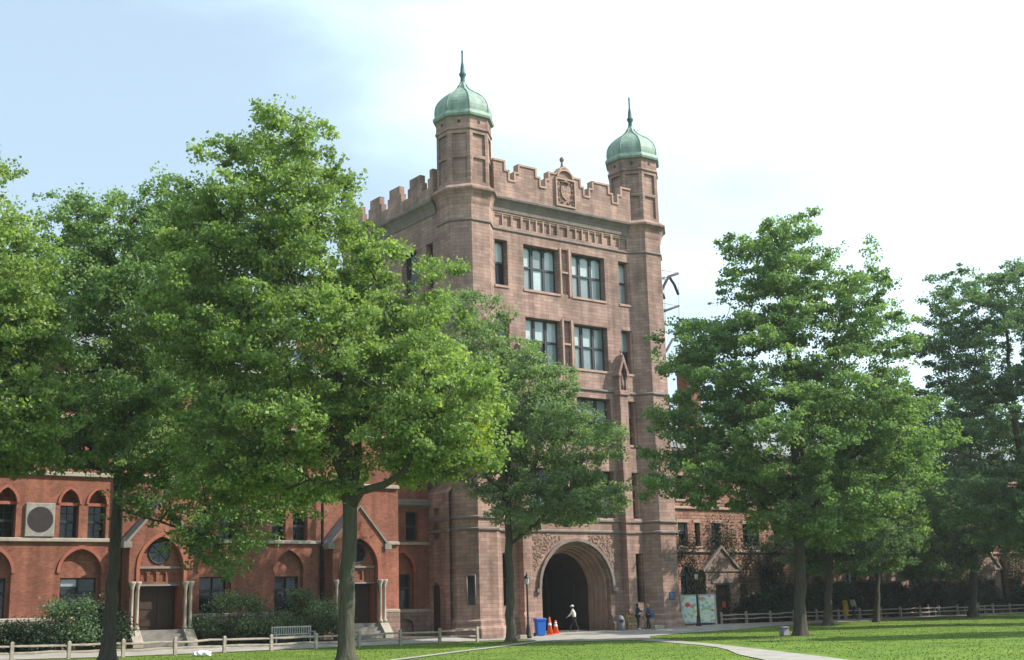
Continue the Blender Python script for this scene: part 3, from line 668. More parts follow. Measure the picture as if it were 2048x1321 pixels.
m.face([(-16.5, VW-.5, z0), (-16.5, 15.4, z0), (-18.5, 8, z1)]); m.face([(UL0-.3, VW-.5, z0), (UL0+1, 8, z1), (UL0-.3, 15.4, z0)])
rf = m.build('roof', M['slate'], hall)
m = MB()
for c in (-39.5, -29.5, -21.5):     # dormers
    m.mark()
    m.box(c-.8, c+.8, VW+.4, 5, 16.3, 18.2); m.prism([(c-1, 18.2), (c+1, 18.2), (c, 19.3)], lambda p, t: (p[0], t, p[1]), VW+.2, 6)
m.build_each('dormer', M['brick2'], rf)
for c in (-34.5, -25.0):
    m = MB(); m.box(c-.6, c+.6, 6.5, 8.3, 18, 23.2); m.box(c-.75, c+.75, 6.35, 8.45, 22.6, 22.95); m.build('chimney', M['brick'], rf)
# windows
for c, h in gcent: window(hall, c-h+.15, c+h-.1, 2.0, 4.0, VW+.46, 2, .62, None, 'glass', 'glass', .07, .08)
for i, (a, b) in enumerate(win2): window(hall, a, b, 6.06, 7.8, VW+.42, 1, .5, None, 'glass', 'glass', .07, bars=4)
for i, (a, b) in enumerate(win3):
    window(hall, a, b, 9.7, 11.4, VW+.42, 1, .5, None, 'glass', 'glass', .07)
    window(hall, a, b, 12.95, 14.45, VW+.28, 1, .5, None, 'glass', 'glass', .07)
window(hall, -16.19, -14.6, 2.0, 4.15, VL+.42, 2, .6, None, 'glass', 'glass', .07, .08)
window(hall, -16.55, -15.62, 6.25, 8.1, VL+.28, 1, .5, None, 'glass', 'glass', .07); window(hall, -15.09, -14.17, 6.25, 8.1, VL+.28, 1, .5, None, 'glass', 'glass', .07)
# carved square panel with a round boss
m = MB(); m.box(-39.36, -37.86, VW-.14, VW+.02, 6.1, 7.84); pn = m.build('stone_panel', M['panel'], hall, .03)
m = MB(); cx, cz = -38.61, 6.98
m.face([(cx+.67*math.cos(t), VW-.144, cz+.67*math.sin(t)) for t in np.linspace(0, 2*math.pi, 25)[:-1]]); m.build('roundel', mat('dark_roundel', (.035, .028, .028), .8, vary=.7, scale=4), pn)
# downpipes
for x in (-22.25, -34.4):
    m = MB(); m.tube([(x, VW-.22, .5), (x, VW-.22, 5.6), (x, VW-.30, 6.0), (x, VW-.30, 9.3), (x, VW-.2, 15.3)], .09, 8); dp = m.build('downpipe', M['iron'], hall)
    m = MB(); m.tube([(x-.02, VW-.42, 5.72), (x+.25, VW-.5, 6.05)], .07, 6); m.build('pipe_joint', M['galv'], dp)
# porches
def porch(c):
    p_ = []; F = -.3
    m = MB(); a, b = c-1.78, c+1.78
    wall(m, (a, F), (1, 0), b-a, 1.2, 5.85, [(.56, 3.0, 1.2, 5.85, .42, False)])
    cvp = curve(.56, 3.0, 4.45, 6.12, 'point', 14)
    # spandrels between the arch and the raking gable
    gz = lambda s: 5.85 + (2.15)*(1-abs(s-1.78)/1.78)
    for p, q in zip(cvp[:-1], cvp[1:]):
        m.face([(a+p[0], F, p[1]), (a+q[0], F, q[1]), (a+q[0], F, gz(q[0])), (a+p[0], F, gz(p[0]))])
        m.face([(a+p[0], F, p[1]), (a+p[0], F+.42, p[1]), (a+q[0], F+.42, q[1]), (a+q[0], F, q[1])])
    m.face([(a, F, 5.85), (a+.56, F, 5.85), (a+.56, F, gz(.56))]); m.face([(a+3.0, F, 5.85), (b, F, 5.85), (a+3.0, F, gz(3.0))])
    wall(m, (a, VW), (0, -1), VW-F, 1.2, 5.85); wall(m, (b, F), (0, 1), VW-F, 1.2, 5.85)
    # tympanum with round window over a blind arcade
    wall(m, (a+.5, F+.42), (1, 0), 2.56, 3.55, 6.2, [(.28+i*.53, .28+i*.53+.36, 3.72, 4.28, .1, True, 'round', 4.1) for i in range(4)])
    pr = m.build('porch', M['brick'], hall)
    m = MB(); m.box(a+.57, b-.57, F+.30, F+.46, 4.42, 4.54); m.box(a+.57, b-.57, F+.34, F+.46, 3.5, 3.6)
    for sgn in (-1, 1):              # raking coping
        m.prism([(c, 8.0), (c, 8.12), (c+sgn*2.05, 5.8), (c+sgn*1.97, 5.68)][::sgn], lambda p, t: (p[0], t, p[1]), F+.2, F-.1)
        m.box(min(c+sgn*1.7, c+sgn*2.15), max(c+sgn*1.7, c+sgn*2.15), F-.14, F+.5, 5.5, 5.84)
    m.build('coping', M['greystone'], pr)
    m = MB(); hood(m, c-1.22, c+1.22, 4.45, 6.12, 'point', F, .18, .08, 1.0); m.build('arch_moulding', M['brick2'], pr)
    m = MB()
    for sgn in (-1, 1): m.face([(c, F+.1, 8.12), (c+sgn*2.0, F+.1, 5.76), (c+sgn*2.0, VW+.02, 5.76), (c, VW+.02, 8.12)])
    m.build('roof', M['slate'], pr)
    m = MB(); m.face([(c+.56*math.cos(t), F+.40, 5.27+.56*math.sin(t)) for t in np.linspace(0, 2*math.pi, 25)[:-1]]); rw = m.build('round_window', M['glass'], pr)
    m = MB(); m.tube([(c+.58*math.cos(t), F+.40, 5.27+.58*math.sin(t)) for t in np.linspace(0, 2*math.pi, 25)], .05, 6)
    for t in np.linspace(0, math.pi, 5)[:-1]: m.tube([(c-.56*math.cos(t), F+.39, 5.27-.56*math.sin(t)), (c+.56*math.cos(t), F+.39, 5.27+.56*math.sin(t))], .018, 4)
    m.build('tracery', M['frame'], rw)
    for x in (-1.62, -1.32, 1.32, 1.62):
        m = MB(); m.lathe([(.15, 1.22), (.15, 1.35), (.085, 1.42), (.082, 3.3), (.11, 3.36), (.095, 3.4), (.19, 3.62), (.2, 3.72)], (c+x, F-.16), 10, 0, True); m.build('column', M['buff'], pr)
    m = MB()
    for sgn in (-1, 1):
        x0, x1 = sorted((c+sgn*1.2, c+sgn*1.76))
        m.mark(); m.prism([(F, .1), (F, 1.22), (F-.35, 1.2), (F-.85, .68), (F-.95, .62), (F-.95, .1)][::-1], lambda p, t: (t, p[0], p[1]), x0, x1)
    m.build_each('step_cheek', M['buff'], pr)
    m = MB()
    for i in range(5): m.box(c-1.19, c+1.19, F-1.1+i*.26, F+.45, .1+i*.22, .1+(i+1)*.22)
    m.build('step', M['greystone'], pr)
    m = MB(); m.box(c-1.1, c+1.1, .62, .7, 1.2, 3.55); d = m.build('door', M['door'], pr)
    m = MB()
    for x in (-.55, .55):
        for z in (1.4, 2.3): m.mark(); m.box(c+x-.4, c+x+.4, .58, .622, z, z+.75)
    m.build_each('door_panel', M['door'], d)
    m = MB(); m.box(c-1.22, c-1.2, F+.43, .8, 1.2, 3.6); m.box(c+1.2, c+1.22, F+.43, .8, 1.2, 3.6); m.box(c-1.2, c+1.2, F+.45, .8, 3.56, 3.62); m.build('door_reveal', M['brick2'], pr)
for c in (-32.45, -20.3, -49.3): porch(c)

# ------------------------------------------------------------------ BROWNSTONE HALL (right)
hall2 = empty('brownstone_hall', 'ivy-clad rough brownstone hall with gabled porches right of the tower', 'hall', ORG, YAW)
VR = 3.0; r0 = 5.7; Lr = 95.
pat = [(8.97, 9.95), (10.7, 11.25), (12.5, 13.5), (15.9, 17.75), (19.4, 20.3), (20.55, 21.4), (24.5, 25.4), (27.6, 29.4), (32, 32.9), (33.2, 34.1), (37, 37.9), (40.2, 42), (44.5, 45.4), (48.1, 49.3), (50.2, 51.4), (55, 56), (59, 60.8), (64, 65), (69, 70.8)]
o2 = []
for a, b in pat:
    o2.append((a-r0, b-r0, 6.1, 7.86, .3, False)); o2.append((a-r0, b-r0, 9.6, 11.4, .3, False))
gw = [(8.95, 10.7, 2.1, 4.2), (17.5, 19.3, 2.0, 4.2), (21.5, 23.3, 2.0, 4.2), (27.5, 29.5, 2.0, 4.2), (36.5, 38.2, 2.0, 4.2), (40.3, 42, 2, 4.2), (50, 51, 1.6, 5.0), (54, 55, 2, 4.2), (58, 60, 2, 4.2), (66, 68, 2, 4.2)]
for a, b, z0, z1 in gw: o2.append((a-r0, b-r0, z0, z1+.4, .35, False, 'round', z1-.2))
m = MB(); wall(m, (r0, VR), (1, 0), Lr-r0, 0, 13.2, o2); wall(m, (Lr, VR), (0, 1), 12, 0, 13.2); wall(m, (Lr, 15), (-1, 0), Lr-r0, 0, 13.2)
m.build('wall', M['welch'], hall2)
m = MB()
for z in (8.85, 5.6, 12.3): m.mark(); hprof(m, [(VR+.001, z), (VR-.14, z+.05), (VR-.14, z+.18), (VR+.001, z+.24)][::-1], r0, Lr)
for a, b in pat:
    for z0, z1 in ((6.1, 7.86), (9.6, 11.4)): m.mark(); m.box(a-.12, b+.12, VR-.07, VR+.1, z0-.16, z0); m.mark(); m.box(a-.15, b+.15, VR-.05, VR+.1, z1, z1+.22)
m.build_each('stone_band', M['trim'], hall2)
for a, b in pat:
    for z0, z1 in ((6.1, 7.86), (9.6, 11.4)): window(hall2, a, b, z0, z1, VR+.26, 2 if b-a > 1.3 else 1, .55, None, 'glass', 'glass', .07, .1)
for a, b, z0, z1 in gw: window(hall2, a, b, z0, z1+.4, VR+.3, 2 if b-a > 1.3 else 1, .6, None, 'glass', 'glass', .07, .1, bars=3)
m = MB(); hprof(m, [(VR, 12.9), (VR-.45, 13.2), (VR-.5, 13.45), (VR+.2, 13.5)][::-1], r0, Lr); m.build('eaves_cornice', M['cornice'], hall2)
m = MB(); m.face([(r0, VR-.5, 13.4), (Lr, VR-.5, 13.4), (Lr-2, 9, 17.0), (r0, 9, 17.0)]); m.face([(r0, 15.3, 13.4), (r0, 9, 17.0), (Lr-2, 9, 17.0), (Lr, 15.3, 13.4)]); rf2 = m.build('roof', M['slate'], hall2)
for c, v0, w_, zt in ((13.4, 5.5, .7, 21.6), (25.0, 9, .8, 20.2), (43, 9, 1.1, 20.5)):
    m = MB(); m.box(c-w_, c+w_, v0-.6, v0+.6, 13, zt-.5); m.box(c-w_-.12, c+w_+.12, v0-.72, v0+.72, zt-1.0, zt-.75); m.box(c-w_-.1, c+w_+.1, v0-.7, v0+.7, zt-.5, zt-.25)
    for x in (-.5, .5): m.lathe([(.2, zt-.3), (.16, zt+.3), (.2, zt+.35)], (c+x*w_, v0), 8)
    m.build('chimney', M['brick'], rf2)
def porch2(c, hw=1.8, ze=4.33, za=5.95, dw=.78):
    F = VR-.35; m = MB()
    wall(m, (c-hw, F), (1, 0), 2*hw, .2, ze, [(hw-dw, hw+dw, .2, 3.2, .34, False)]); wall(m, (c-hw, VR), (0, -1), .35, .2, ze); wall(m, (c+hw, F), (0, 1), .35, .2, ze)
    m.face([(c-hw, F, ze), (c+hw, F, ze), (c, F, za)])
    p = m.build('porch', M['plinth'], hall2)
    m = MB()
    for s in (-1, 1): m.prism([(c, za), (c, za+.22), (c+s*(hw+.3), ze-.02), (c+s*(hw+.2), ze-.2)][::s], lambda q, t: (q[0], t, q[1]), VR, F-.12)
    m.box(c-hw-.1, c+hw+.1, F-.08, F, ze-.15, ze); m.box(c-1.15, c+1.15, F-.06, F, 3.3, 3.62)
    m.build('coping', M['cornice'], p)
    m = MB(); m.box(c-dw, c+dw, F+.3, F+.34, .25, 3.2); d = m.build('door', M['door'], p)
    m = MB(); m.box(c+.1, c+.42, F+.26, F+.3, 1.5, 1.95); nt_ = m.build('notice', mat('orange_notice', (.55, .14, .03), .7), d)
    m = MB(); m.box(c-1.2, c+1.2, F-.8, F+.25, .1, .3); m.build('step', M['greystone'], p)
for c in (13.0, 33.9, 47.7, 63): porch2(c)

# ------------------------------------------------------------------ fences
def fence(label, u0, n, v, step=2.57, cat='fence', skip=(), mt='wood', jit=1):
    r = random.Random(int(abs(u0*10)))
    P = W(u0, v, tz(u0, v)); root = empty('rail_fence', label, cat, P, YAW)
    for i in range(n):
        u = i*step; zt = tz(u0+u, v)-tz(u0, v); m = MB(); l = r.uniform(-.02, .02); h = .80+r.uniform(-.03, .03)
        m.prism([(-.075, -.07), (.075, -.07), (.075, .07), (-.075, .07)], lambda p, t: (u+p[0]+l*t, p[1], zt+t), -.1, h)
        m.prism([(-.075, -.07), (.075, -.07), (.0, .0)], lambda p, t: (u+p[0]+l*h, p[1], zt+h+t*.0), 0, .01)
        m.lathe([(.10, zt+h), (.04, zt+h+.05)], (u+l*h, 0), 4, math.pi/4)
        m.build('post', M[mt], root)
        if i < n-1 and i not in skip:
            z2 = tz(u0+u+step, v)-tz(u0, v)
            for hh in (.63, .33):
                a, b = r.uniform(-.03, .03), r.uniform(-.03, .03)
                m = MB(); m.tube([(u, 0, zt+hh+a), (u+step*.33, -.01, zt*.67+z2*.33+hh+a-.01), (u+step*.7, .01, z2*.7+zt*.3+hh+b+.015), (u+step, 0, z2+hh+b)], [.045, .06, .055, .042], 5, False); m.build('rail', M[mt], root)
    return root
fence('split rail fence of pale posts along the lawn before the red brick hall', -41.57-2.57*2, 13, -6.)
fence('shaded split rail fence running along the far pavement right of the info board', 9.2, 20, -.7)

# ------------------------------------------------------------------ street things
def lamp(px, P, label):
    t = empty('lamp_post', label, 'lamp post', P, .3, 'lamp posts by the paths')
    m = MB(); m.lathe([(.2, 0), (.2, .12), (.15, .2), (.13, .6), (.09, .75), (.065, .9), (.05, 2.9), (.06, 2.95), (.045, 3.0), (.045, 3.12), (.1, 3.2)], (0, 0), 12, 0, True); m.build('post', M['iron'], t)
    m = MB(); m.lathe([(.10, 3.2), (.16, 3.55), (.12, 3.62)], (0, 0), 8, 0, False); m.build('lantern', mat('lamp_glass', (.5, .52, .5), .2), t)
    m = MB(); m.lathe([(.17, 3.56), (.19, 3.6), (.12, 3.72), (.04, 3.8), (.03, 3.9), (.005, 3.95)], (0, 0), 8); m.build('cap', M['iron'], t)
    for k in range(4):
        m = MB(); an = k*math.pi/2; m.tube([(.105*math.cos(an), .105*math.sin(an), 3.2), (.165*math.cos(an), .165*math.sin(an), 3.56)], .012, 4); m.build('lantern_bar', M['iron'], t)
    return t
P = at(1057, 1278, 79.); lamp(0, (P[0], P[1], zw(P)), 'black lamp post standing between the small tree and the blue bin')
P = at(1398, 1257, 91.); lamp(0, (P[0], P[1], zw(P)), 'black lamp post standing in front of the colourful map board')

blue = mat('blue_plastic', (.025, .13, .52), .45, vary=.3, scale=3); orange = mat('orange_plastic', (.80, .11, .02), .5, vary=.25, scale=4)
P = at(1081, 1275, 82.5); P[2] = zw(P)
b = empty('recycling_bin', 'bright blue wheeled recycling bin beside the traffic cones', 'bin', P, .35)
m = MB(); m.mesh([(x*k, y*k, z) for z, k in ((.06, .82), (1.0, 1.0)) for x, y in ((-.30, -.32), (.30, -.32), (.30, .32), (-.30, .32))], [(3, 2, 1, 0), (4, 5, 6, 7), (0, 1, 5, 4), (1, 2, 6, 5), (2, 3, 7, 6), (3, 0, 4, 7)]); m.box(-.33, .33, -.35, .35, .96, 1.02); m.build('body', blue, b, .015)
m = MB(); m.prism([(-.36, 1.02), (-.36, 1.06), (-.1, 1.12), (.36, 1.1), (.36, 1.02)], lambda p, t: (t, p[0], p[1]), -.34, .34); m.build('lid', blue, b)
m = MB(); m.box(-.28, .28, .36, .42, 1.0, 1.05); m.build('handle', blue, b)
for sx in (-1, 1): m = MB(); m.tube([(sx*.24, .3, .11), (sx*.31, .3, .11)], .11, 12); m.build('wheel', M['iron'], b)
for (x, y, Y, h, lb) in ((1100, 1274, 83., 1.12, 'taller orange traffic cone next to the blue bin'), (1112, 1273, 83.6, .86, 'shorter orange traffic cone with white collar, right of the taller cone')):
    P = at(x, y, Y); P[2] = zw(P); t = empty('traffic_cone', lb, 'traffic cone', P, .2, 'traffic cones by the arch')
    m = MB(); m.lathe([(.20, .04), (.045, h-.03), (.03, h)], (0, 0), 20, 0, True); m.build('cone', orange, t)
    m = MB(); m.box(-.24, .24, -.24, .24, 0, .045); m.build('base', orange, t, .01)
    for a, w_ in ((.55, .14), (.78, .08)):
        if h > 1 and a > .7: continue
        m = MB(); r1 = .2-.155*(h*a-.04)/(h-.07); r2 = .2-.155*(h*a+w_-.04)/(h-.07); m.lathe([(r1+.004, h*a), (r2+.004, h*a+w_)], (0, 0), 20, 0, True, False); m.build('collar', M['white'], t)
P = W(2.2, -1.5); P = at(1242, 1265, 87.0); P[2] = zw(P)
t = empty('litter_bin', 'grey domed litter bin at the right foot of the arch', 'litter bin', P, .2)
m = MB(); m.lathe([(.25, 0), (.27, .03), (.27, .72), (.25, .78), (.19, .92), (.08, 1.0), (.01, 1.02)], (0, 0), 14, 0, True); m.build('body', mat('grey_bin', (.16, .17, .18), .5), t)
m = MB(); m.box(-.14, .14, -.285, -.2, .55, .72); m.build('opening', M['dark'], t)
P = at(1263, 1264, 88.2); P[2] = zw(P); yel = mat('yellow_wood', (.42, .34, .08), .7, vary=.4)
t = empty('folding_barrier', 'yellowish wooden A-frame barrier between the litter bin and two people', 'barrier', P, YAW)
for sx in (-.33, .33):
    for sy in (-1, 1): m = MB(); m.tube([(sx, sy*.26, 0), (sx, sy*.03, 1.1)], .03, 4, False); m.build('leg', yel, t)
for z in (.35, .85): m = MB(); m.box(-.36, .36, -.22+.1*(z > .5), -.19+.1*(z > .5), z, z+.13); m.build('rail', yel, t)
P = at(1316, 1262, 88.5); P[2] = zw(P)
m = MB(); m.box(-.45, .45, -.2, .2, 0, .3); o = m.build('stone_block', M['buff'], None, .03); o.location = tuple(P); o.rotation_euler = (0, 0, YAW); tag(o, 'low pale stone block at the foot of the right turret', 'stone block', 'stone blocks at the tower foot')
P = at(1044, 1279, 77.5); P[2] = zw(P)
m = MB(); m.box(-.24, .24, -.2, .2, 0, .26); o = m.build('stone_block', M['buff'], None, .03); o.location = tuple(P); o.rotation_euler = (0, 0, .5); tag(o, 'small pale stone block between the tree trunk and left lamp post', 'stone block', 'stone blocks at the tower foot')

# map board: two printed sheets in a timber frame
def board_mat():
    m = bpy.data.materials.new('printed_map'); m.use_nodes = True; nt = m.node_tree; n = nt.nodes; l = nt.links; b = n['Principled BSDF']; b.inputs['Roughness'].default_value = .35
    t = n.new('ShaderNodeTexCoord'); v = n.new('ShaderNodeTexVoronoi'); v.inputs['Scale'].default_value = 5.5; l.new(t.outputs['Object'], v.inputs['Vector'])
    r = n.new('ShaderNodeValToRGB'); r.color_ramp.interpolation = 'CONSTANT'; e = r.color_ramp.elements
    cols = [(0, (.62, .66, .60)), (.28, (.30, .48, .20)), (.42, (.66, .66, .50)), (.58, (.50, .62, .66)), (.70, (.58, .24, .20)), (.76, (.26, .42, .44)), (.84, (.60, .54, .28)), (.90, (.70, .72, .72))]
    e[0].color = (*cols[0][1], 1); e[1].position = cols[1][0]; e[1].color = (*cols[1][1], 1)
    for p, c in cols[2:]: k = e.new(p); k.color = (*c, 1)
    sp = n.new('ShaderNodeSeparateColor'); l.new(v.outputs['Color'], sp.inputs[0]); l.new(sp.outputs[0], r.inputs[0]); l.new(r.outputs[0], b.inputs['Base Color']); return m
P = at(1398, 1243, 92.6); P[2] = .3
t = empty('map_board', 'large map board with two colourful printed sheets beside the tower', 'notice board', P, .12)
mb_ = board_mat()
m = MB(); m.box(-1.18, -.12, -.03, .03, .25, 2.08); o = m.build('printed_sheet', mb_, t); o['label'] = 'cream sheet with red patch'
m = MB(); m.box(.10, 1.18, -.03, .03, .25, 2.08); m.build('printed_sheet', mb_, t)
m = MB()
m.face([(-.78+.2*math.cos(a), -.034, 1.45+.18*math.sin(a)) for a in np.linspace(0, 6.283, 9)[:-1]]); m.face([(1.0+.08*math.cos(a), -.034, 1.05+.08*math.sin(a)) for a in np.linspace(0, 6.283, 9)[:-1]]); m.build('red_patch', mat('map_red', (.62, .09, .08), .5), o)
for x in (-1.24, 0, 1.24): m = MB(); m.box(x-.05, x+.05, -.05, .05, -.05, 2.15); m.build('post', M['galv'], t)
m = MB(); m.box(-1.29, 1.29, -.06, .06, 2.09, 2.16); m.box(-1.19, 1.19, -.04, .04, .17, .24); m.build('frame', M['galv'], t)
m = MB(); m.box(.25, 1.0, .1, .5, -.1, .14); m.build('leaflet_box', mat('navy', (.01, .015, .09), .5), t)
# grey box in the grass by the right tree
P = at(1569, 1272, 68.5); P[2] = zw(P)
t = empty('utility_box', 'small grey utility box in the grass beside the right tree trunk', 'utility box', P, .5)
gm = mat('grey_paint', (.28, .26, .31), .6, vary=.5, scale=4)
m = MB(); m.box(-.2, .2, -.18, .18, 0, .4); m.build('body', gm, t, .03); m = MB(); m.prism([(-.2, .4), (.2, .4), (.2, .43), (0, .5), (-.2, .43)], lambda p, q: (q, p[0], p[1]), -.22, .22); m.build('lid', gm, t)
# white crumpled bag on the path
P = at(404, 1309, 61.); P[2] = zw(P)+.02
bm = bmesh.new(); bmesh.ops.create_icosphere(bm, subdivisions=3, radius=.3); rr = random.Random(3)
for v_ in bm.verts: v_.co.z = max(0, v_.co.z*.55+.08); v_.co.x *= 1.5; v_.co *= rr.uniform(.78, 1.12)
me = bpy.data.meshes.new('plastic_bag'); bm.to_mesh(me); bm.free(); me.materials.append(M['white']); o = bpy.data.objects.new('plastic_bag', me); link(o); o.location = tuple(P); tag(o, 'crumpled white bag lying on the path behind the rail fence', 'bag')
# slatted benches
def bench(P, rz, label, mt, L=2.4):
    t = empty('park_bench', label, 'bench', P, rz, 'benches by the halls')
    for i in range(4): m = MB(); m.box(-L/2, L/2, -.28+i*.13, -.18+i*.13, .42, .45); m.build('seat_slat', mt, t)
    m = MB(); m.box(-L/2, L/2, .27, .32, .88, .96); m.box(-L/2, L/2, .22, .27, .50, .56)
    n = int(L/.13)
    for i in range(n): x = -L/2+.06+i*(L-.1)/(n-1)-.02; m.box(x, x+.045, .25, .28, .55, .89)
    m.build('backrest', mt, t)
    for x in (-L/2+.05, L/2-.05):
        for y, h in ((-.25, .66), (.27, .9)): m = MB(); m.box(x-.035, x+.035, y-.035, y+.035, 0, h); m.build('leg', mt, t)
        m = MB(); m.box(x-.04, x+.04, -.3, .27, .62, .66); m.build('armrest', mt, t)
    return t
pw = mat('pale_teak', (.42, .40, .37), .8, vary=.5, scale=5)
P = at(572, 1284, 72.8); u_, v_ = loc(P); bench(W(-25.9, -2.9, tz(-25.9, -2.9)), YAW, 'pale slatted bench in front of the shrubs at the red brick hall', pw)
P = at(1985, 1223, 112.); P = W(*loc(P)[:2]); u_, v_ = loc(P); bench(W(u_, -.1, tz(u_, -.1)), YAW, 'pale slatted bench behind the far rail fence near the right edge', pw, 2.2)
P = at(1922, 1226, 108.); u_, v_ = loc(P); bench(W(u_, .2, tz(u_, .2)), YAW+.6, 'white painted bench in deep shade behind the far rail fence', M['white'], 1.3)

# ------------------------------------------------------------------ people
def skin_obj(name, V_, E_, m, parent, sub=1, root=0):
    me = bpy.data.meshes.new(name); names = list(V_); ix = {k: i for i, k in enumerate(names)}
    me.from_pydata([V_[k][0] for k in names], [(ix[a], ix[b]) for a, b in E_], []); me.materials.append(m)
    o = bpy.data.objects.new(name, me); link(o, parent)
    md = o.modifiers.new('skin', 'SKIN'); md.use_smooth_shade = True
    for k in names:
        r = V_[k][1]; me.skin_vertices[0].data[ix[k]].radius = r if isinstance(r, tuple) else (r, r)
    me.skin_vertices[0].data[root].use_root = True
    s = o.modifiers.new('sub', 'SUBSURF'); s.levels = sub; s.render_levels = sub
    return o
skin_c = mat('skin', (.42, .25, .18), .6); hair_c = mat('dark_hair', (.02, .014, .01), .6); hair_b = mat('fair_hair', (.35, .25, .14), .6)
def person(label, P, rz, top, legs, shoes, hair, legL=(0, 0), legR=(0, 0), armL=((-.22, .02, 1.15), (-.2, .1, .93)), armR=((.22, .02, 1.15), (.2, .1, .93)), H=1.72, dress=None, hood_=None, cap=None, lean=0., group='people outside the gate'):
    t = empty('person', label, 'person', P, rz, group); k = H/1.72
    sc = lambda p: (p[0]*k, (p[1]+lean*max(0, p[2]-.9))*k, p[2]*k)
    def leg(s, q):     # q: foot forward offset, lift
        return {'hip': (s*.09, 0, .90), 'knee': (s*.10, q[0]*.55+.03, .50+q[1]*.4), 'ank': (s*.10, q[0], .09+q[1]), 'toe': (s*.12, q[0]+.17, .035+q[1])}
    B = {'pel': (sc((0, 0, .97)), (.145, .10)), 'wai': (sc((0, 0, 1.10)), (.125, .09)), 'che': (sc((0, 0, 1.30)), (.15, .105)), 'nk0': (sc((0, 0, 1.44)), .065), 'nk': (sc((0, .01, 1.50)), .052), 'hd': (sc((0, .025, 1.58)), (.072, .088)), 'hd2': (sc((0, .02, 1.67)), (.07, .085))}
    E = [('pel', 'wai'), ('wai', 'che'), ('che', 'nk0'), ('nk0', 'nk'), ('nk', 'hd'), ('hd', 'hd2')]
    for nme, s, q, A in (('L', -1, legL, armL), ('R', 1, legR, armR)):
        g_ = leg(s, q)
        for a, r in (('hip', .085), ('knee', .055), ('ank', .037), ('toe', .032)): B[a+nme] = (sc(g_[a]), r)
        E += [('pel', 'hip'+nme), ('hip'+nme, 'knee'+nme), ('knee'+nme, 'ank'+nme), ('ank'+nme, 'toe'+nme)]
        B['sh'+nme] = (sc((s*.18, 0, 1.40)), .055); B['el'+nme] = (sc(A[0]), .04); B['wr'+nme] = (sc(A[1]), .026)
        d = np.array(A[1])-np.array(A[0]); d = d/np.linalg.norm(d); pm = np.array(A[1])+d*.07
        B['pa'+nme] = (sc(pm), (.032, .018)); E += [('che', 'sh'+nme), ('sh'+nme, 'el'+nme), ('el'+nme, 'wr'+nme), ('wr'+nme, 'pa'+nme)]
        for i, (off, ln) in enumerate(((-.03, .075), (-.01, .085), (.01, .08), (.028, .06))):
            f0 = pm+d*.03+np.array([0, off, 0]); f1 = f0+d*ln*.55+np.array([-s*.008, 0, 0]); f2 = f1+d*ln*.45+np.array([-s*.02, 0, 0])
            B[f'fa{i}{nme}'] = (sc(f0), .009); B[f'fb{i}{nme}'] = (sc(f1), .008); B[f'fc{i}{nme}'] = (sc(f2), .007)
            E += [('pa'+nme, f'fa{i}{nme}'), (f'fa{i}{nme}', f'fb{i}{nme}'), (f'fb{i}{nme}', f'fc{i}{nme}')]
        th = pm+np.array([-s*.01, .045, 0])+d*.0; B['th'+nme] = (sc(th), .010); B['ti'+nme] = (sc(th+d*.04+np.array([-s*.01, .01, 0])), .008); E += [('pa'+nme, 'th'+nme), ('th'+nme, 'ti'+nme)]
    skin_obj('body', B, E, skin_c, t)
    m = MB(); hz = 1.60*k; hy = (.105+lean*.7)*k
    m.lathe([(.012, 0), (.004, .04)], (0, 0), 5)
    m.v = [(x, hy+.012-z*.2, hz-.015+z) for x, y, z in m.v]; m.build('nose', skin_c, t)
    for sx in (-1, 1): m = MB(); m.box(sx*.03-.012, sx*.03+.012, hy-.018, hy-.002, hz+.02, hz+.03); m.build('eye', hair_c, t)
    m = MB(); m.box(-.022, .022, hy-.014, hy-.004, hz-.05, hz-.042); m.build('mouth', mat('lips', (.30, .10, .09), .6), t)
    for sx in (-1, 1): m = MB(); m.box(sx*.078-.006, sx*.078+.006, hy-.105, hy-.075, hz-.02, hz+.03); m.build('ear', skin_c, t)
    grow = lambda K, g: {a: (B[a][0], tuple(x+g for x in B[a][1]) if isinstance(B[a][1], tuple) else B[a][1]+g) for a in K}
    K = ['wai', 'pel', 'che', 'nk0', 'shL', 'elL', 'wrL', 'shR', 'elR', 'wrR']
    o = skin_obj('jacket' if not dress else 'bodice', grow(K, .022), [('wai', 'pel'), ('wai', 'che'), ('che', 'nk0'), ('che', 'shL'), ('shL', 'elL'), ('elL', 'wrL'), ('che', 'shR'), ('shR', 'elR'), ('elR', 'wrR')][:9], top, t)
    if dress:
        m = MB(); m.lathe([(.16, .98), (.2, .8), (.24, .55), (.28, .32)], (0, 0), 18, 0, True, False); m.v = [(x, y*.75, z*k) for x, y, z in m.v]; m.build('skirt', dress, t)
    else:
        K = ['pel', 'hipL', 'kneeL', 'ankL', 'hipR', 'kneeR', 'ankR']
        skin_obj('trousers', grow(K, .018), [('pel', 'hipL'), ('hipL', 'kneeL'), ('kneeL', 'ankL'), ('pel', 'hipR'), ('hipR', 'kneeR'), ('kneeR', 'ankR')], legs, t)
    for nme in 'LR':
        K = ['ank'+nme, 'toe'+nme]; skin_obj('shoe', grow(K, .014), [tuple(K)], shoes, t)
    hy0 = (.0+lean*.75)*k
    bm = bmesh.new(); bmesh.ops.create_uvsphere(bm, u_segments=16, v_segments=12, radius=.105)
    bmesh.ops.delete(bm, geom=[v_ for v_ in bm.verts if v_.co.y > .045 and v_.co.z < .045], context='VERTS')
    for v_ in bm.verts: v_.co = Vector((v_.co.x*.92, v_.co.y*1.05+hy0+.005, v_.co.z*(1.05 if v_.co.z > 0 else (1.2 if hood_ or cap else 1.7))+1.625*k))
    me = bpy.data.meshes.new('hair'); bm.to_mesh(me); bm.free(); me.materials.append(hood_ or hair); me.polygons.foreach_set('use_smooth', [True]*len(me.polygons))
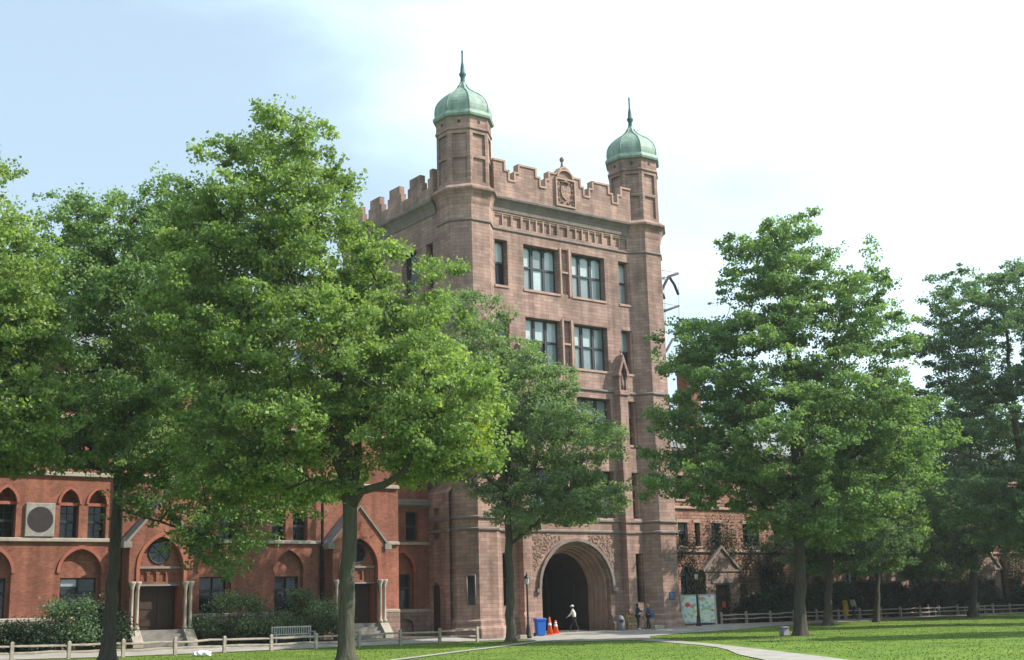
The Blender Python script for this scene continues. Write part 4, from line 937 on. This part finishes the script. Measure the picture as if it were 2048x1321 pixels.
    o = bpy.data.objects.new('hood' if hood_ else 'hair', me); link(o, t)
    if hood_: o.scale = (1.12, 1.12, 1.0)
    if cap:
        m = MB(); m.lathe([(.108, 1.64), (.112, 1.68), (.09, 1.74), (.03, 1.765)], (0, 0), 14, 0, True); m.v = [(x, y+hy0+.01, z*k) for x, y, z in m.v]
        m.box(-.07, .07, hy0+.08, hy0+.19, 1.66*k, 1.675*k); m.build('cap', cap, t)
    return t
c_white = mat('white_hoodie', (.62, .60, .58), .9); c_navy = mat('navy_cloth', (.02, .035, .085), .9); c_blue = mat('blue_cloth', (.03, .08, .17), .9); c_black = mat('black_cloth', (.02, .02, .024), .9)
c_yel = mat('mustard_cloth', (.45, .28, .02), .9); c_grey = mat('grey_cloth', (.40, .40, .42), .9); c_shoe = mat('pale_shoes', (.55, .52, .5), .8)
def stand(x, v):
    d = ray(x, 1262); t_ = ((ORG+V*v-EYEP)@V)/(d@V); P = EYEP+d*t_; P[2] = zw(P)+.02; return P
person('person in white hoodie and pale cap walking left across the dark archway', stand(1149, -1.3), math.radians(80), c_white, c_black, c_shoe, hair_c, (-.30, .04), (.34, 0), ((-.20, .16, 1.16), (-.16, .36, 1.02)), ((.21, -.10, 1.16), (.2, -.02, .93)), 1.70, None, None, c_white, .12)
person('person in dark navy jacket and trousers standing left of the blue-jacketed one', stand(1277, -1.6), math.radians(-75), c_navy, c_black, c_shoe, hair_c, (.02, 0), (-.04, 0), ((-.2, .12, 1.15), (-.08, .30, 1.22)), ((.2, .12, 1.15), (.08, .30, 1.24)), 1.74, None, None, None)
pb = person('fair-haired person in blue jacket with a blue bag, facing the navy one', stand(1298, -1.6), math.radians(95), c_blue, c_black, hair_c, hair_b, (.10, 0), (-.12, 0), ((-.22, .08, 1.15), (-.16, .24, 1.02)), ((.22, .05, 1.15), (.2, .15, .95)), 1.68, None, None, None)
P = stand(1306, -1.5); m = MB(); m.box(-.17, .17, -.09, .09, 0, .3); m.tube([(-.1, 0, .3), (-.06, 0, .5), (.06, 0, .5), (.1, 0, .3)], .012, 5); o = m.build('shoulder_bag', mat('bag_blue', (.05, .13, .27), .7), None, .03); o.location = (P[0], P[1], P[2]+.75); tag(o, 'blue bag hanging behind the fair-haired person at the turret', 'bag')
person('person in a mustard yellow dress walking along the shaded right pavement', stand(1694, -2.6), math.radians(-60), c_yel, c_yel, c_shoe, hair_c, (.22, 0), (-.2, 0), H=1.72, dress=c_yel, group='people on the far pavement')
person('person in a pale grey shirt walking right of the yellow dress', stand(1710, -2.4), math.radians(-60), c_grey, c_navy, hair_c, hair_c, (.26, 0), (-.24, .03), H=1.76, group='people on the far pavement')

# ------------------------------------------------------------------ foliage and trees
def leaves(name, m, C, size, tint, parent, rng, up=.35, aspect=.4):
    N = len(C)
    d = rng.normal(size=(N, 3)); d[:, 2] -= .25; d /= np.linalg.norm(d, axis=1)[:, None]
    n = rng.normal(size=(N, 3)); n[:, 2] = np.abs(n[:, 2])+up; w = np.cross(n, d); w /= np.linalg.norm(w, axis=1)[:, None]+1e-9
    s = (size*rng.uniform(.65, 1.25, N))[:, None]
    P = np.empty((N, 4, 3)); P[:, 0] = C-d*s*.5; P[:, 1] = C+w*s*aspect+d*s*.05; P[:, 2] = C+d*s*.5; P[:, 3] = C-w*s*aspect+d*s*.05
    me = bpy.data.meshes.new(name); me.vertices.add(4*N); me.loops.add(4*N); me.polygons.add(N)
    me.vertices.foreach_set('co', P.astype(np.float32).ravel()); me.loops.foreach_set('vertex_index', np.arange(4*N, dtype=np.int32))
    me.polygons.foreach_set('loop_start', np.arange(0, 4*N, 4, dtype=np.int32)); me.polygons.foreach_set('loop_total', np.full(N, 4, dtype=np.int32))
    me.update(calc_edges=True)
    a = me.attributes.new('tint', 'FLOAT', 'FACE'); a.data.foreach_set('value', np.clip(tint, 0, 1).astype(np.float32))
    me.materials.append(m); o = bpy.data.objects.new(name, me); link(o, parent); return o

def make_tree(label, Y, trunk, limbs, ells, nclu, nleaf, size, m, seed, bark='bark', group=None, cr=.75, flat=.5, dmin=.75, name='shade_tree', cat='tree', yellow=None, twig=.012, shell=.5, basez=None):
    """trunk: [(px,py,radius)], limbs: [[(px,py,dY,radius)..]], ells: (px,py,rx,ry,dY,rY) given as the tree is seen; all at its distance Y"""
    rng = np.random.default_rng(seed); k = Y/FPX
    base = at(trunk[0][0], trunk[0][1], Y)
    base[2] = zw(base) if basez is None else basez
    root = empty(name, label, cat, base, 0, group)
    nodes = []; par = []; rad = []
    tp = [(base, trunk[0][2])] + [(at(x, y, Y), r) for x, y, r in trunk[1:]]
    tpp = [p for p, r in tp]
    def addline(pts, start):
        idx = start
        for (a, ra), (b, rb) in zip(pts[:-1], pts[1:]):
            L = np.linalg.norm(b-a); n = max(1, int(L/.6))
            for i in range(1, n+1):
                nodes.append(a+(b-a)*i/n + rng.normal(size=3)*.03); par.append(idx); rad.append(ra+(rb-ra)*i/n); idx = len(nodes)-1
        return idx
    nodes.append(base.copy()); par.append(-1); rad.append(tp[0][1])
    addline(tp, 0)
    nt_ = len(nodes)
    for lb in limbs:
        pts = [(at(x, y, Y+dy), r) for x, y, dy, r in lb]
        i0 = int(np.argmin([np.linalg.norm(q-pts[0][0]) for q in nodes])); pts[0] = (nodes[i0], pts[0][1]); addline(pts, i0)
    nfix = len(nodes)
    E = [(at(x, y, Y+dy), np.array([rx*k, ry_, rz*k])) for x, y, rx, rz, dy, ry_ in ells]
    wts = np.array([np.prod(r)**.67 for c, r in E]); wts /= wts.sum()
    C = []; tries = 0
    while len(C) < nclu and tries < nclu*60:
        tries += 1; c, r = E[rng.choice(len(E), p=wts)]; d = rng.normal(size=3); d /= np.linalg.norm(d); q = c + d*r*(shell+(1-shell)*rng.random()**.55)*rng.uniform(.88, 1.12)
        dm = dmin*(1 if tries < nclu*25 else .6)
        if C and np.min(np.linalg.norm(np.array(C)-q, axis=1)) < dm: continue
        if q[2] < 1.2: continue
        C.append(q)
    C = np.array(C)
    first = max(1, int(nt_*.45)) if nt_ > 6 else 0
    zlo = nodes[first][2] if nfix > 1 else 0
    ax = np.array(nodes[:nfix]); dist = np.array([np.min(np.linalg.norm(ax-c, axis=1)) for c in C]); order = np.argsort(dist)
    NP_ = [n for n in nodes]
    ok = [i for i in range(nfix) if i >= first]
    tips = {}
    for ci in order:
        c = C[ci]; cand = np.array([NP_[i] for i in ok]); dv = c-cand; L = np.linalg.norm(dv, axis=1); hd = np.hypot(dv[:, 0], dv[:, 1])
        cost = L + 1.6*np.maximum(0, .25*hd-dv[:, 2])
        j = ok[int(np.argmin(cost))]; a = NP_[j]; v_ = c-a; n = max(1, int(np.linalg.norm(v_)/.7)); idx = j
        for i in range(1, n+1):
            f = i/n; q = a+v_*f + np.array([0, 0, -.10*np.linalg.norm(v_)*math.sin(math.pi*f)]) + rng.normal(size=3)*.06*(f < 1)
            NP_.append(q); par.append(idx); rad.append(None); idx = len(NP_)-1; ok.append(idx)
        tips[ci] = idx
    cnt = np.zeros(len(NP_))
    for ci, i in tips.items():
        while i >= 0: cnt[i] += 1; i = par[i]
    R = [rad[i] if rad[i] is not None else twig*max(1, cnt[i])**.52 for i in range(len(NP_))]
    for i in range(nfix, len(NP_)): R[i] = min(R[i], R[par[i]]*.95)
    kids = {}
    for i, p in enumerate(par): kids.setdefault(p, []).append(i)
    mt = MB(); mbn = MB()
    stack = [(0, [0])]
    # follow thickest child as a continuous tube, others start new tubes
    starts = [(0, None)]
    while starts:
        i, pp = starts.pop(); chain = ([pp] if pp is not None else []) + [i]
        while kids.get(i):
            ks = sorted(kids[i], key=lambda q: -R[q]); 
            for q in ks[1:]: starts.append((q, i))
            i = ks[0]; chain.append(i)
        rr = [R[q] for q in chain]
        if pp is not None: rr[0] = min(rr[0], rr[1]*1.15)
        tgt = mt if rr[0] > .09 else mbn
        tgt.tube([NP_[q]-base for q in chain], rr, 10 if rr[0] > .2 else 6 if rr[0] > .06 else 4, True, True)
    # root flare
    r0 = tp[0][1]; tdir = tp[1][0]-base if len(tp) > 1 else np.array([0, 0, 1.])
    bm_ = MB(); n = 20; prof = [(1.75, -.15), (1.5, .03), (1.2, .25), (1.06, .6), (1.0, 1.1)]; vs = []
    for kk, z in prof:
        for i in range(n):
            an = 2*math.pi*i/n; lob = 1+.18*(kk-1)*math.cos(5*an+seed)+.03*math.sin(9*an); rr_ = r0*kk*lob; vs.append((rr_*math.cos(an)+tdir[0]/tdir[2]*z, rr_*math.sin(an)+tdir[1]/tdir[2]*z, z))
    mt.mesh(vs, [(i*n+j, i*n+(j+1) % n, (i+1)*n+(j+1) % n, (i+1)*n+j) for i in range(len(prof)-1) for j in range(n)], True)
    mt.build('trunk', M[bark], root); mbn.build('branches', M[bark], root)
    # leaves
    K = 11; N = int(nleaf); w = rng.uniform(.5, 1.5, len(C)); w /= w.sum()
    par_d = np.array([C[i]-NP_[par[tips[i]]] if tips.get(i) is not None and par[tips[i]] >= 0 else np.zeros(3) for i in range(len(C))]); cen = np.array([base[0], base[1], 0.])
    od = C-cen; od[:, 2] = 0; od /= np.linalg.norm(od, axis=1)[:, None]+1e-6; par_d /= np.linalg.norm(par_d, axis=1)[:, None]+1e-6
    spray = par_d*.9+od*.7+rng.normal(size=(len(C), 3))*.35; spray[:, 2] *= .6; spray /= np.linalg.norm(spray, axis=1)[:, None]+1e-6
    so = np.repeat(np.arange(len(C)), K); off = rng.normal(size=(len(so), 3)); ln = np.linalg.norm(off, axis=1)[:, None]; off = off/ln*np.minimum(ln, 2.2)*.58
    sc = rng.uniform(.7, 1.35, len(C))*cr; tt = rng.uniform(-1.0, 1.35, len(so)); S = C[so] + off*(sc[so]*np.where(tt > .4, .42, .72))[:, None]*np.array([1, 1, flat]) + spray[so]*(tt*sc[so])[:, None]; S[:, 2] -= .14*np.hypot(off[:, 0], off[:, 1])*sc[so]
    pr = w[so]*rng.uniform(.3, 1.7, len(so)); own = rng.choice(len(S), N, p=pr/pr.sum())
    tr = rng.uniform(.12, .32, len(S)); L = S[own] + np.clip(rng.normal(size=(N, 3)), -1.7, 1.7)*tr[own][:, None]*np.array([.85, .85, .5])
    ct = rng.normal(.40, .14, len(C)); st = rng.normal(0, .13, len(S)); tint = ct[so[own]]+st[own]+rng.normal(0, .16, N)
    if yellow:
        yc = at(yellow[0], yellow[1], Y+yellow[3]); dd = np.linalg.norm((L-yc)/np.array([1, 1.6, 1.7]), axis=1); mk = (dd < yellow[2]*rng.uniform(.4, 1.25, N)) & (rng.random(N) < .8)
        leaves('yellow_leaves', M['leafY'], L[mk]-base, size, tint[mk], root, rng); L = L[~mk]; tint = tint[~mk]
    leaves('crown', m, L-base, size, tint, root, rng)
    return root

make_tree('big oak with bare lower trunk and forked limbs left of the tower', 47.2,
    [(692, 1326, .30), (694, 1200, .285), (698, 1100, .275), (700, 1015, .26), (692, 930, .18), (688, 830, .16), (672, 700, .12), (650, 560, .09), (620, 430, .05)],
    [[(702, 1010, 0, .2), (722, 985, -.4, .17), (765, 972, -.9, .15), (805, 945, -1.3, .12), (840, 880, -1.8, .08)], [(700, 960, 0, .14), (668, 915, -.3, .12), (610, 870, -.8, .10), (540, 860, -1.4, .07)],
     [(690, 900, 0, .15), (640, 830, .5, .12), (560, 760, .9, .10), (480, 690, 1.3, .06)], [(702, 1000, 0, .18), (716, 920, .4, .15), (712, 820, .6, .12), (760, 700, .9, .09), (780, 560, 1.2, .05)], [(712, 850, .4, .12), (800, 760, 1, .09), (880, 680, 1.4, .06)]],
    [(575, 292, 66, 72, 0, 1.8), (500, 330, 75, 55, .3, 1.8), (600, 380, 110, 75, 0, 2.6), (560, 440, 165, 90, .5, 3.2), (480, 560, 150, 110, .5, 3.6), (640, 520, 130, 120, 0, 3.4), (620, 700, 210, 130, 0, 4.6), (800, 725, 140, 125, 0, 4.0), (840, 800, 150, 110, -.5, 3.6), (560, 850, 170, 90, -.3, 4), (870, 880, 125, 75, -.8, 3.2), (400, 440, 75, 75, 0, 2.4), (845, 555, 38, 85, .5, 1.2), (590, 940, 120, 60, .3, 3), (470, 900, 90, 90, .5, 3), (400, 640, 90, 130, .6, 3), (900, 880, 90, 80, -.6, 2.4), (688, 400, 40, 75, 0, 1.2)],
    450, 195000, .15, M['leafA'], 11, 'bark2', cr=.8, flat=.72, yellow=(968, 868, .95, -.9))
make_tree('tree with slim dark trunk in front of the brick hall, low bough to the right', 55.,
    [(214, 1321, .31), (224, 1200, .28), (231, 1080, .24), (236, 980, .2), (240, 880, .17), (236, 760, .13), (225, 640, .10), (215, 500, .05)],
    [[(234, 960, 0, .12), (200, 940, -.5, .1), (165, 915, -1, .07)], [(234, 965, 0, .12), (290, 940, .4, .1), (340, 915, .9, .08)], [(236, 1000, 0, .07), (290, 1035, -.6, .055), (350, 1055, -1, .04), (420, 1075, -1.5, .025)], [(238, 860, 0, .12), (300, 780, .5, .09), (360, 700, 1, .06)], [(238, 860, 0, .12), (160, 780, .5, .09), (100, 700, 1, .06)]],
    [(200, 460, 100, 75, 0, 2.4), (330, 460, 85, 85, .5, 2.2), (160, 600, 110, 100, 0, 3.2), (300, 620, 140, 110, 0, 3.6), (210, 780, 150, 110, 0, 4), (330, 830, 150, 100, 0, 3.6), (250, 900, 130, 60, -.6, 2.8), (430, 1070, 85, 60, -1.2, 1.5), (110, 850, 60, 70, 0, 2), (420, 950, 120, 75, -.6, 2.4), (500, 975, 90, 55, -.6, 2), (360, 520, 90, 90, 5.5, 3), (430, 640, 110, 100, 5.5, 3), (260, 540, 100, 100, 5, 3), (330, 720, 110, 90, 5, 3), (80, 890, 80, 40, 0, 2.4), (300, 1000, 60, 38, -1, 1.6), (620, 985, 60, 30, -1, 1.6), (40, 800, 60, 60, 1, 2)],
    520, 190000, .15, M['leafB'], 12, cr=.85, flat=.65)
make_tree('tree at the left edge whose trunk stands outside the picture', 46.,
    [(-150, 1330, .33), (-150, 1000, .26), (-140, 800, .2), (-120, 600, .12), (-90, 420, .06)], [],
    [(-75, 340, 62, 80, 0, 2), (-50, 480, 100, 70, 0, 2.6), (10, 530, 60, 60, 0, 2.4), (30, 640, 80, 80, 0, 3), (-60, 660, 130, 130, 0, 3.6), (20, 830, 75, 90, 0, 2.6), (-60, 880, 110, 70, 0, 3)],
    240, 90000, .155, M['leafA'], 13, cr=.85, flat=.5)
make_tree('small tree in the mulch bed right in front of the tower', 72.7,
    [(1022, 1284, .25), (1021, 1180, .235), (1018, 1090, .21), (1016, 1000, .17), (1015, 900, .15), (1010, 780, .1), (1000, 680, .06)],
    [[(1018, 1090, 0, .12), (1050, 1065, -.5, .1), (1110, 1010, -1, .08), (1180, 980, -1.5, .05)], [(1016, 1000, 0, .12), (1080, 920, .5, .09), (1150, 860, 1, .06)], [(1016, 1010, 0, .12), (960, 940, .5, .09), (920, 860, 1, .06)]],
    [(945, 640, 65, 60, 0, 2.0), (960, 700, 60, 60, 0, 2.0), (1000, 760, 110, 80, 0, 3.4), (1060, 800, 90, 80, 0, 3), (1080, 880, 120, 80, 0, 4), (1150, 880, 80, 65, 0, 2.6), (1150, 985, 92, 50, -1, 2.6), (1090, 1010, 85, 55, -.6, 2.6), (980, 900, 85, 80, 0, 3), (1160, 1000, 75, 45, -1, 2), (1020, 1000, 50, 40, 0, 2)],
    290, 92000, .155, M['leafF'], 14, 'bark2', cr=.85, flat=.6)
make_tree('broad tree right of the tower with tall bright crown and straight trunk', 67.7,
    [(1601, 1272, .32), (1600, 1150, .295), (1596, 1060, .27), (1592, 1000, .24), (1590, 900, .22), (1585, 780, .17), (1570, 640, .1), (1560, 520, .05)],
    [[(1596, 1050, 0, .2), (1560, 1010, -.6, .14), (1500, 960, -1.2, .1), (1400, 930, -2, .06)], [(1598, 1060, 0, .2), (1640, 1000, .4, .15), (1700, 920, .8, .1), (1780, 850, 1.4, .06)], [(1592, 900, 0, .15), (1640, 780, .6, .12), (1680, 640, 1, .07)], [(1590, 880, 0, .15), (1510, 800, .5, .12), (1440, 740, 1, .07)]],
    [(1515, 500, 55, 45, 0, 2.), (1560, 530, 95, 60, 0, 2.4), (1595, 475, 62, 48, 0, 2.), (1545, 555, 85, 60, 0, 2.5), (1722, 570, 50, 55, .5, 1.7), (1650, 600, 60, 50, 0, 2), (1530, 620, 85, 85, 0, 2.8), (1660, 640, 110, 90, 0, 3.4), (1740, 660, 75, 65, 0, 2.2), (1400, 700, 85, 65, 0, 2.4), (1490, 730, 150, 90, 0, 4), (1690, 790, 150, 100, 0, 4.4), (1400, 860, 95, 80, 0, 3), (1560, 880, 190, 110, 0, 5.4), (1760, 880, 110, 90, 0, 3.6), (1390, 960, 100, 42, -1, 3), (1640, 1010, 150, 65, -.6, 4)],
    460, 190000, .165, M['leafB'], 15, cr=.9, flat=.5)
make_tree('dark feathery tree at the right edge with crooked black trunk', 84.,
    [(2085, 1238, .36), (2070, 1120, .32), (2048, 980, .27), (2036, 880, .22), (2022, 780, .17), (2015, 680, .1), (2000, 600, .05)],
    [[(2044, 960, 0, .16), (2000, 935, -.5, .13), (1960, 920, -1, .1), (1900, 900, -1.8, .06)], [(2030, 830, 0, .13), (1960, 760, .5, .1), (1900, 700, 1, .05)]],
    [(1960, 600, 95, 65, 0, 3.4), (2060, 590, 90, 75, 0, 3.4), (1910, 700, 75, 65, 0, 3), (2000, 700, 110, 90, 0, 4.4), (1900, 830, 80, 75, 0, 3), (2040, 850, 110, 110, 0, 4.4), (1930, 980, 105, 65, 0, 3.8), (2060, 1030, 90, 60, 0, 3.4), (2160, 700, 120, 130, 0, 4.4), (2150, 900, 120, 100, 0, 4)],
    430, 190000, .16, M['leafC'], 16, cr=.9, flat=.5)
# smaller trees in front of the brownstone hall
for i, (lb, Y, x, yb, r0, els, n, nl, mt) in enumerate((
    ('dark tree behind the broad one, trunk just right of it', 92., 1655, 1243, .30, [(1690, 1010, 100, 80, 0, 4.4), (1740, 930, 100, 80, 0, 4.4), (1650, 1090, 80, 50, 0, 3.6), (1730, 1090, 85, 50, 0, 3.6), (1600, 1040, 80, 60, 0, 4), (1680, 840, 90, 75, 0, 4.4), (1690, 1115, 110, 34, 3, 3.5), (1650, 1050, 90, 50, 4, 3)], 320, 110000, 'leafC'),
    ('dark tree in front of the far porch, second trunk from the right edge', 103., 1945, 1226, .34, [(1870, 1000, 100, 85, 0, 5), (1950, 1040, 100, 80, 0, 4.6), (1880, 1100, 95, 50, 0, 4.2), (1800, 1040, 75, 60, 0, 4), (2010, 990, 70, 70, 0, 4), (1870, 900, 90, 60, 0, 4), (1900, 830, 100, 60, 0, 4.4), (1990, 900, 90, 70, 0, 4.4), (1870, 1120, 110, 34, 3, 3.5), (1900, 1040, 110, 60, 5, 3)], 360, 120000, 'leafC'),
    ('young bright green tree between the two darker ones by the brownstone hall', 97., 1752, 1238, .22, [(1760, 1040, 85, 60, 0, 3.6), (1790, 960, 80, 60, 0, 3.8), (1790, 1105, 75, 35, 4, 3), (1770, 1020, 80, 60, 5, 3), (1780, 870, 75, 60, 0, 3.8)], 190, 62000, 'leafB'))):
    make_tree(lb, Y, [(x, yb, r0), (x+3, 1160, r0*.85), (x+8, 1060, r0*.6), (x+14, 960, r0*.45), (x+16, 860, r0*.25)], [], els, n, nl, .18, M[mt], 30+i, group='trees before the brownstone hall', cr=.95, flat=.45)
# trees outside the frame to the right, whose shade lies on the lawn and the far pavement
offs = [(29.5, 59., 17., 4.5, 'lawn tree outside the right edge, nearest the camera'), (46., 80., 20., 5.0, 'lawn tree outside the right edge, second from the camera'), (60., 100., 20., 5.5, 'lawn tree outside the right edge, third from the camera')]
for u_, v_, h, lb in ((46, -5.5, 17, 'first pavement tree outside the right edge, before the brownstone hall'), (55, -6, 17, 'second pavement tree outside the right edge, before the brownstone hall'), (64, -6, 17, 'third pavement tree outside the right edge, before the brownstone hall'), (38.5, -13.5, 18, 'tree outside the right edge, between lawn and pavement')):
    P = W(u_, v_); offs.append((P[0], P[1], h, 5.0, lb))
for i, (X, Yy, h, rr_, lb) in enumerate(offs):
    P = np.array([X, Yy, 0.]); d = P-EYEP; px = 1024+FPX*(d@CA)/(d@CC); py = 660.5-FPX*(d@CB)/(d@CC); k = FPX/Yy
    make_tree(lb, Yy, [(px, py, .35), (px-5, py-4*k, .28), (px-10, py-h*.6*k, .12)], [], [(px, py-h*.74*k, rr_*.8*k, h*.22*k, 0, rr_*.8), (px, py-h*.47*k, rr_*k, h*.22*k, 0, rr_)], 130, 42000, .26, M['leafC'], 50+i, group='trees beyond the right edge', cr=1.2, dmin=1.0)

def shrub(label, P, r, n, m, seed, name='shrub', cat='shrub', group=None, size=.13, nc=26, stems=7):
    rng = np.random.default_rng(seed); P = np.array(P, float); P[2] = zw(P); t = empty(name, label, cat, P, 0, group)
    C = []
    while len(C) < nc:
        d = rng.normal(size=3); d /= np.linalg.norm(d); q = d*np.array(r)*(.35+.6*rng.random()**.6); q[2] = abs(q[2])*1. if q[2] > -.2 else q[2]*.3; q[2] += r[2]*.55; C.append(q)
    C = np.array(C); own = rng.integers(0, nc, n); off = rng.normal(size=(n, 3))*np.array([.32, .32, .22]); L = C[own]+off; L[:, 2] = np.maximum(L[:, 2], .03)
    m_ = MB()
    for i in range(nc if stems > 9 else stems+8):
        c = C[i % nc]; m_.tube([(c[0]*.08, c[1]*.08, 0), (c[0]*.5, c[1]*.5, c[2]*.6), tuple(c)], [.03, .02, .008], 4)
    m_.build('stems', M['bark'], t)
    leaves('foliage', m, L, size, rng.normal(.4, .18, nc)[own]+rng.normal(0, .2, n), t, rng)
    return t
sh_ = [((-39.6, -.9), (1.6, 1.0, 1.0), 7000, 'leafD', 'dark low shrub at the left edge under the carved panel'),
       ((-37.3, -.8), (1.7, 1.0, 1.75), 9000, 'leafC', 'loose green shrub behind the slim dark trunk'),
       ((-35.6, -.8), (1.1, .9, 1.5), 7000, 'leafD', 'upright dark shrub just left of the first porch'),
       ((-42.2, -.8), (1.3, .9, 1.2), 6000, 'leafD', 'dark shrub cut by the left edge of the picture'),
       ((-28.6, -.9), (2.3, 1.1, 1.75), 8500, 'leafE', 'spreading grey-green shrub right of the first porch'),
       ((-26.2, -.7), (1.3, .9, 1.0), 6000, 'leafE', 'low shrub just behind the pale slatted bench'),
       ((-23.9, -.8), (2.1, 1.1, 1.8), 8500, 'leafE', 'tall bushy shrub left of the second porch')]
for i, ((a, b_), r, n, mt, lb) in enumerate(sh_): shrub(lb, W(a, b_), r, n, M[mt], 70+i, group='shrubs along the red brick hall')
sh2 = [(15.6, 1.6, 1.3, 'dark evergreen shrub right of the gabled brownstone porch'), (18.4, 1.5, 1.9, 'tall dark evergreen bush left of the broad tree trunk'), (21.5, 1.6, 2.2, 'largest dark evergreen bush behind the broad tree trunk'), (24.6, 1.4, 1.9, 'dark evergreen bush behind the yellow dress'),
       (27.6, 1.3, 2.0, 'dark evergreen bush right of the pale-shirted walker'), (31.0, 1.2, 1.7, 'dark evergreen bush before the second brownstone porch'), (36.5, 1.4, 2.1, 'dense dark bush right of the second brownstone porch'), (40.0, 1.4, 2.3, 'tall dark bush between the far porches'), (43.6, 1.3, 1.9, 'dark bush left of the far porch'), (50.8, 1.2, 1.3, 'bush at the right edge beneath the arched window'), (54.5, 1.2, 1.6, 'last dark bush at the far right end')]
for i, (a, b_, h, lb) in enumerate(sh2): shrub(lb, W(a, b_-.2), (1.9, 1.2, h), 11000, M['leafD'], 90+i, 'evergreen_shrub', group='evergreen bushes before the brownstone hall', size=.16, nc=34)
# climbing plants on the brownstone wall
def ivy(label, pts, n, seed, mt='leafD'):
    rng = np.random.default_rng(seed); u0, w0, z1 = pts; base = W(u0, VR-.15, .35); t = empty('climbing_vine', label, 'climbing vine', base, YAW, 'vines on the brownstone wall')
    m = MB(); C = []
    for k in range(7):
        x = 0.; p = [(0, 0, 0)]; 
        for j in range(1, 9):
            x += rng.normal(w0*(k-3)/24, .25); p.append((x, -.02-.05*rng.random(), z1*j/8*rng.uniform(.9, 1.03)))
        m.tube(p, [.06-.006*j for j in range(9)], 5); C += p[2:]
    m.build('stems', M['bark'], t); C = np.array(C); own = rng.integers(0, len(C), n)
    off = rng.normal(size=(n, 3))*np.array([.42, .10, .45]); L = C[own]+off; L[:, 1] = -np.abs(L[:, 1])-.03
    leaves('foliage', M[mt], L, .16, rng.normal(.35, .2, len(C))[own]+rng.normal(0, .2, n), t, rng)
ivy('brown-stemmed vine climbing between the tower and the gabled porch', (11.0, 1.6, 6.5), 1500, 5)
ivy('leafy vine on the brownstone wall just right of the gabled porch', (14.8, 3.0, 7.6), 1900, 6)
ivy('thin vine over the brownstone wall behind the broad tree', (18.8, 1.6, 6.0), 2000, 7)
ivy('bushy vine on the brownstone wall beside the far porch', (45.6, 2.6, 7.0), 2600, 8)
ivy('vine round the arched window near the right edge', (52.2, 2.0, 7.0), 2200, 9)

# tufts of grass over the near lawn and along the path edges
rng = np.random.default_rng(9); G = []
Nn = 90000; gx = rng.uniform(-26, 52, Nn); gy = 35+85*rng.random(Nn)**1.3
def inside(u, v):
    if v > -5.9 and u < 10.5: return False
    if v > -4.3: return False
    return True
paths = [([(-13, -9.8), (-16.5, -12.0), (-21.2, -16.0), (-27.5, -21.0), (-34.5, -26.8), (-44, -35)],   .3), ([(-9.5, -11.5), (-13.0, -17.3), (-18.3, -27.0), (-22.4, -33.2), (-26.2, -38.6), (-34, -50)], .95)]
lu = (gx-ORG[0])*U[0]+(gy-ORG[1])*U[1]; lv = (gx-ORG[0])*V[0]+(gy-ORG[1])*V[1]
keep = ~((lv > -5.9) & (lu < 10.5)) & (lv < -4.4) & ~((lu > -15.8) & (lu < 5) & (lv > -12-.0*lu) & (lv > -8-.9*(-lu-2)*.7))
for pl, hw in paths:
    pl = np.array(pl)
    for a, b in zip(pl[:-1], pl[1:]):
        d = b-a; t = np.clip(((lu-a[0])*d[0]+(lv-a[1])*d[1])/(d@d), 0, 1); keep &= np.hypot(lu-a[0]-t*d[0], lv-a[1]-t*d[1]) > hw
lu, lv, gx, gy = lu[keep], lv[keep], gx[keep], gy[keep]
gz = np.array([tz(a, b) for a, b in zip(lu, lv)])
o = leaves('grass_tufts', M['grassblade'], np.stack([gx, gy, gz+.01], 1), .07, rng.normal(.55, .16, len(gx)), None, rng, up=0., aspect=.3)
tag(o, 'tufts of short grass over the lawn', 'grass', kind='stuff')

# thin haze volume round the whole place, added to imitate lens veil
m = bpy.data.materials.new('haze'); m.use_nodes = True; nt = m.node_tree; nt.nodes.clear()
o_ = nt.nodes.new('ShaderNodeOutputMaterial'); pv = nt.nodes.new('ShaderNodeVolumePrincipled'); pv.inputs['Density'].default_value = .00024; pv.inputs['Color'].default_value = (.93, .96, 1, 1); pv.inputs['Anisotropy'].default_value = .3
nt.links.new(pv.outputs[0], o_.inputs['Volume'])
mb2 = MB(); mb2.box(-2800, 2800, -2800, 2900, -1.2, 46); o = mb2.build('haze', m); o['kind'] = 'stuff'
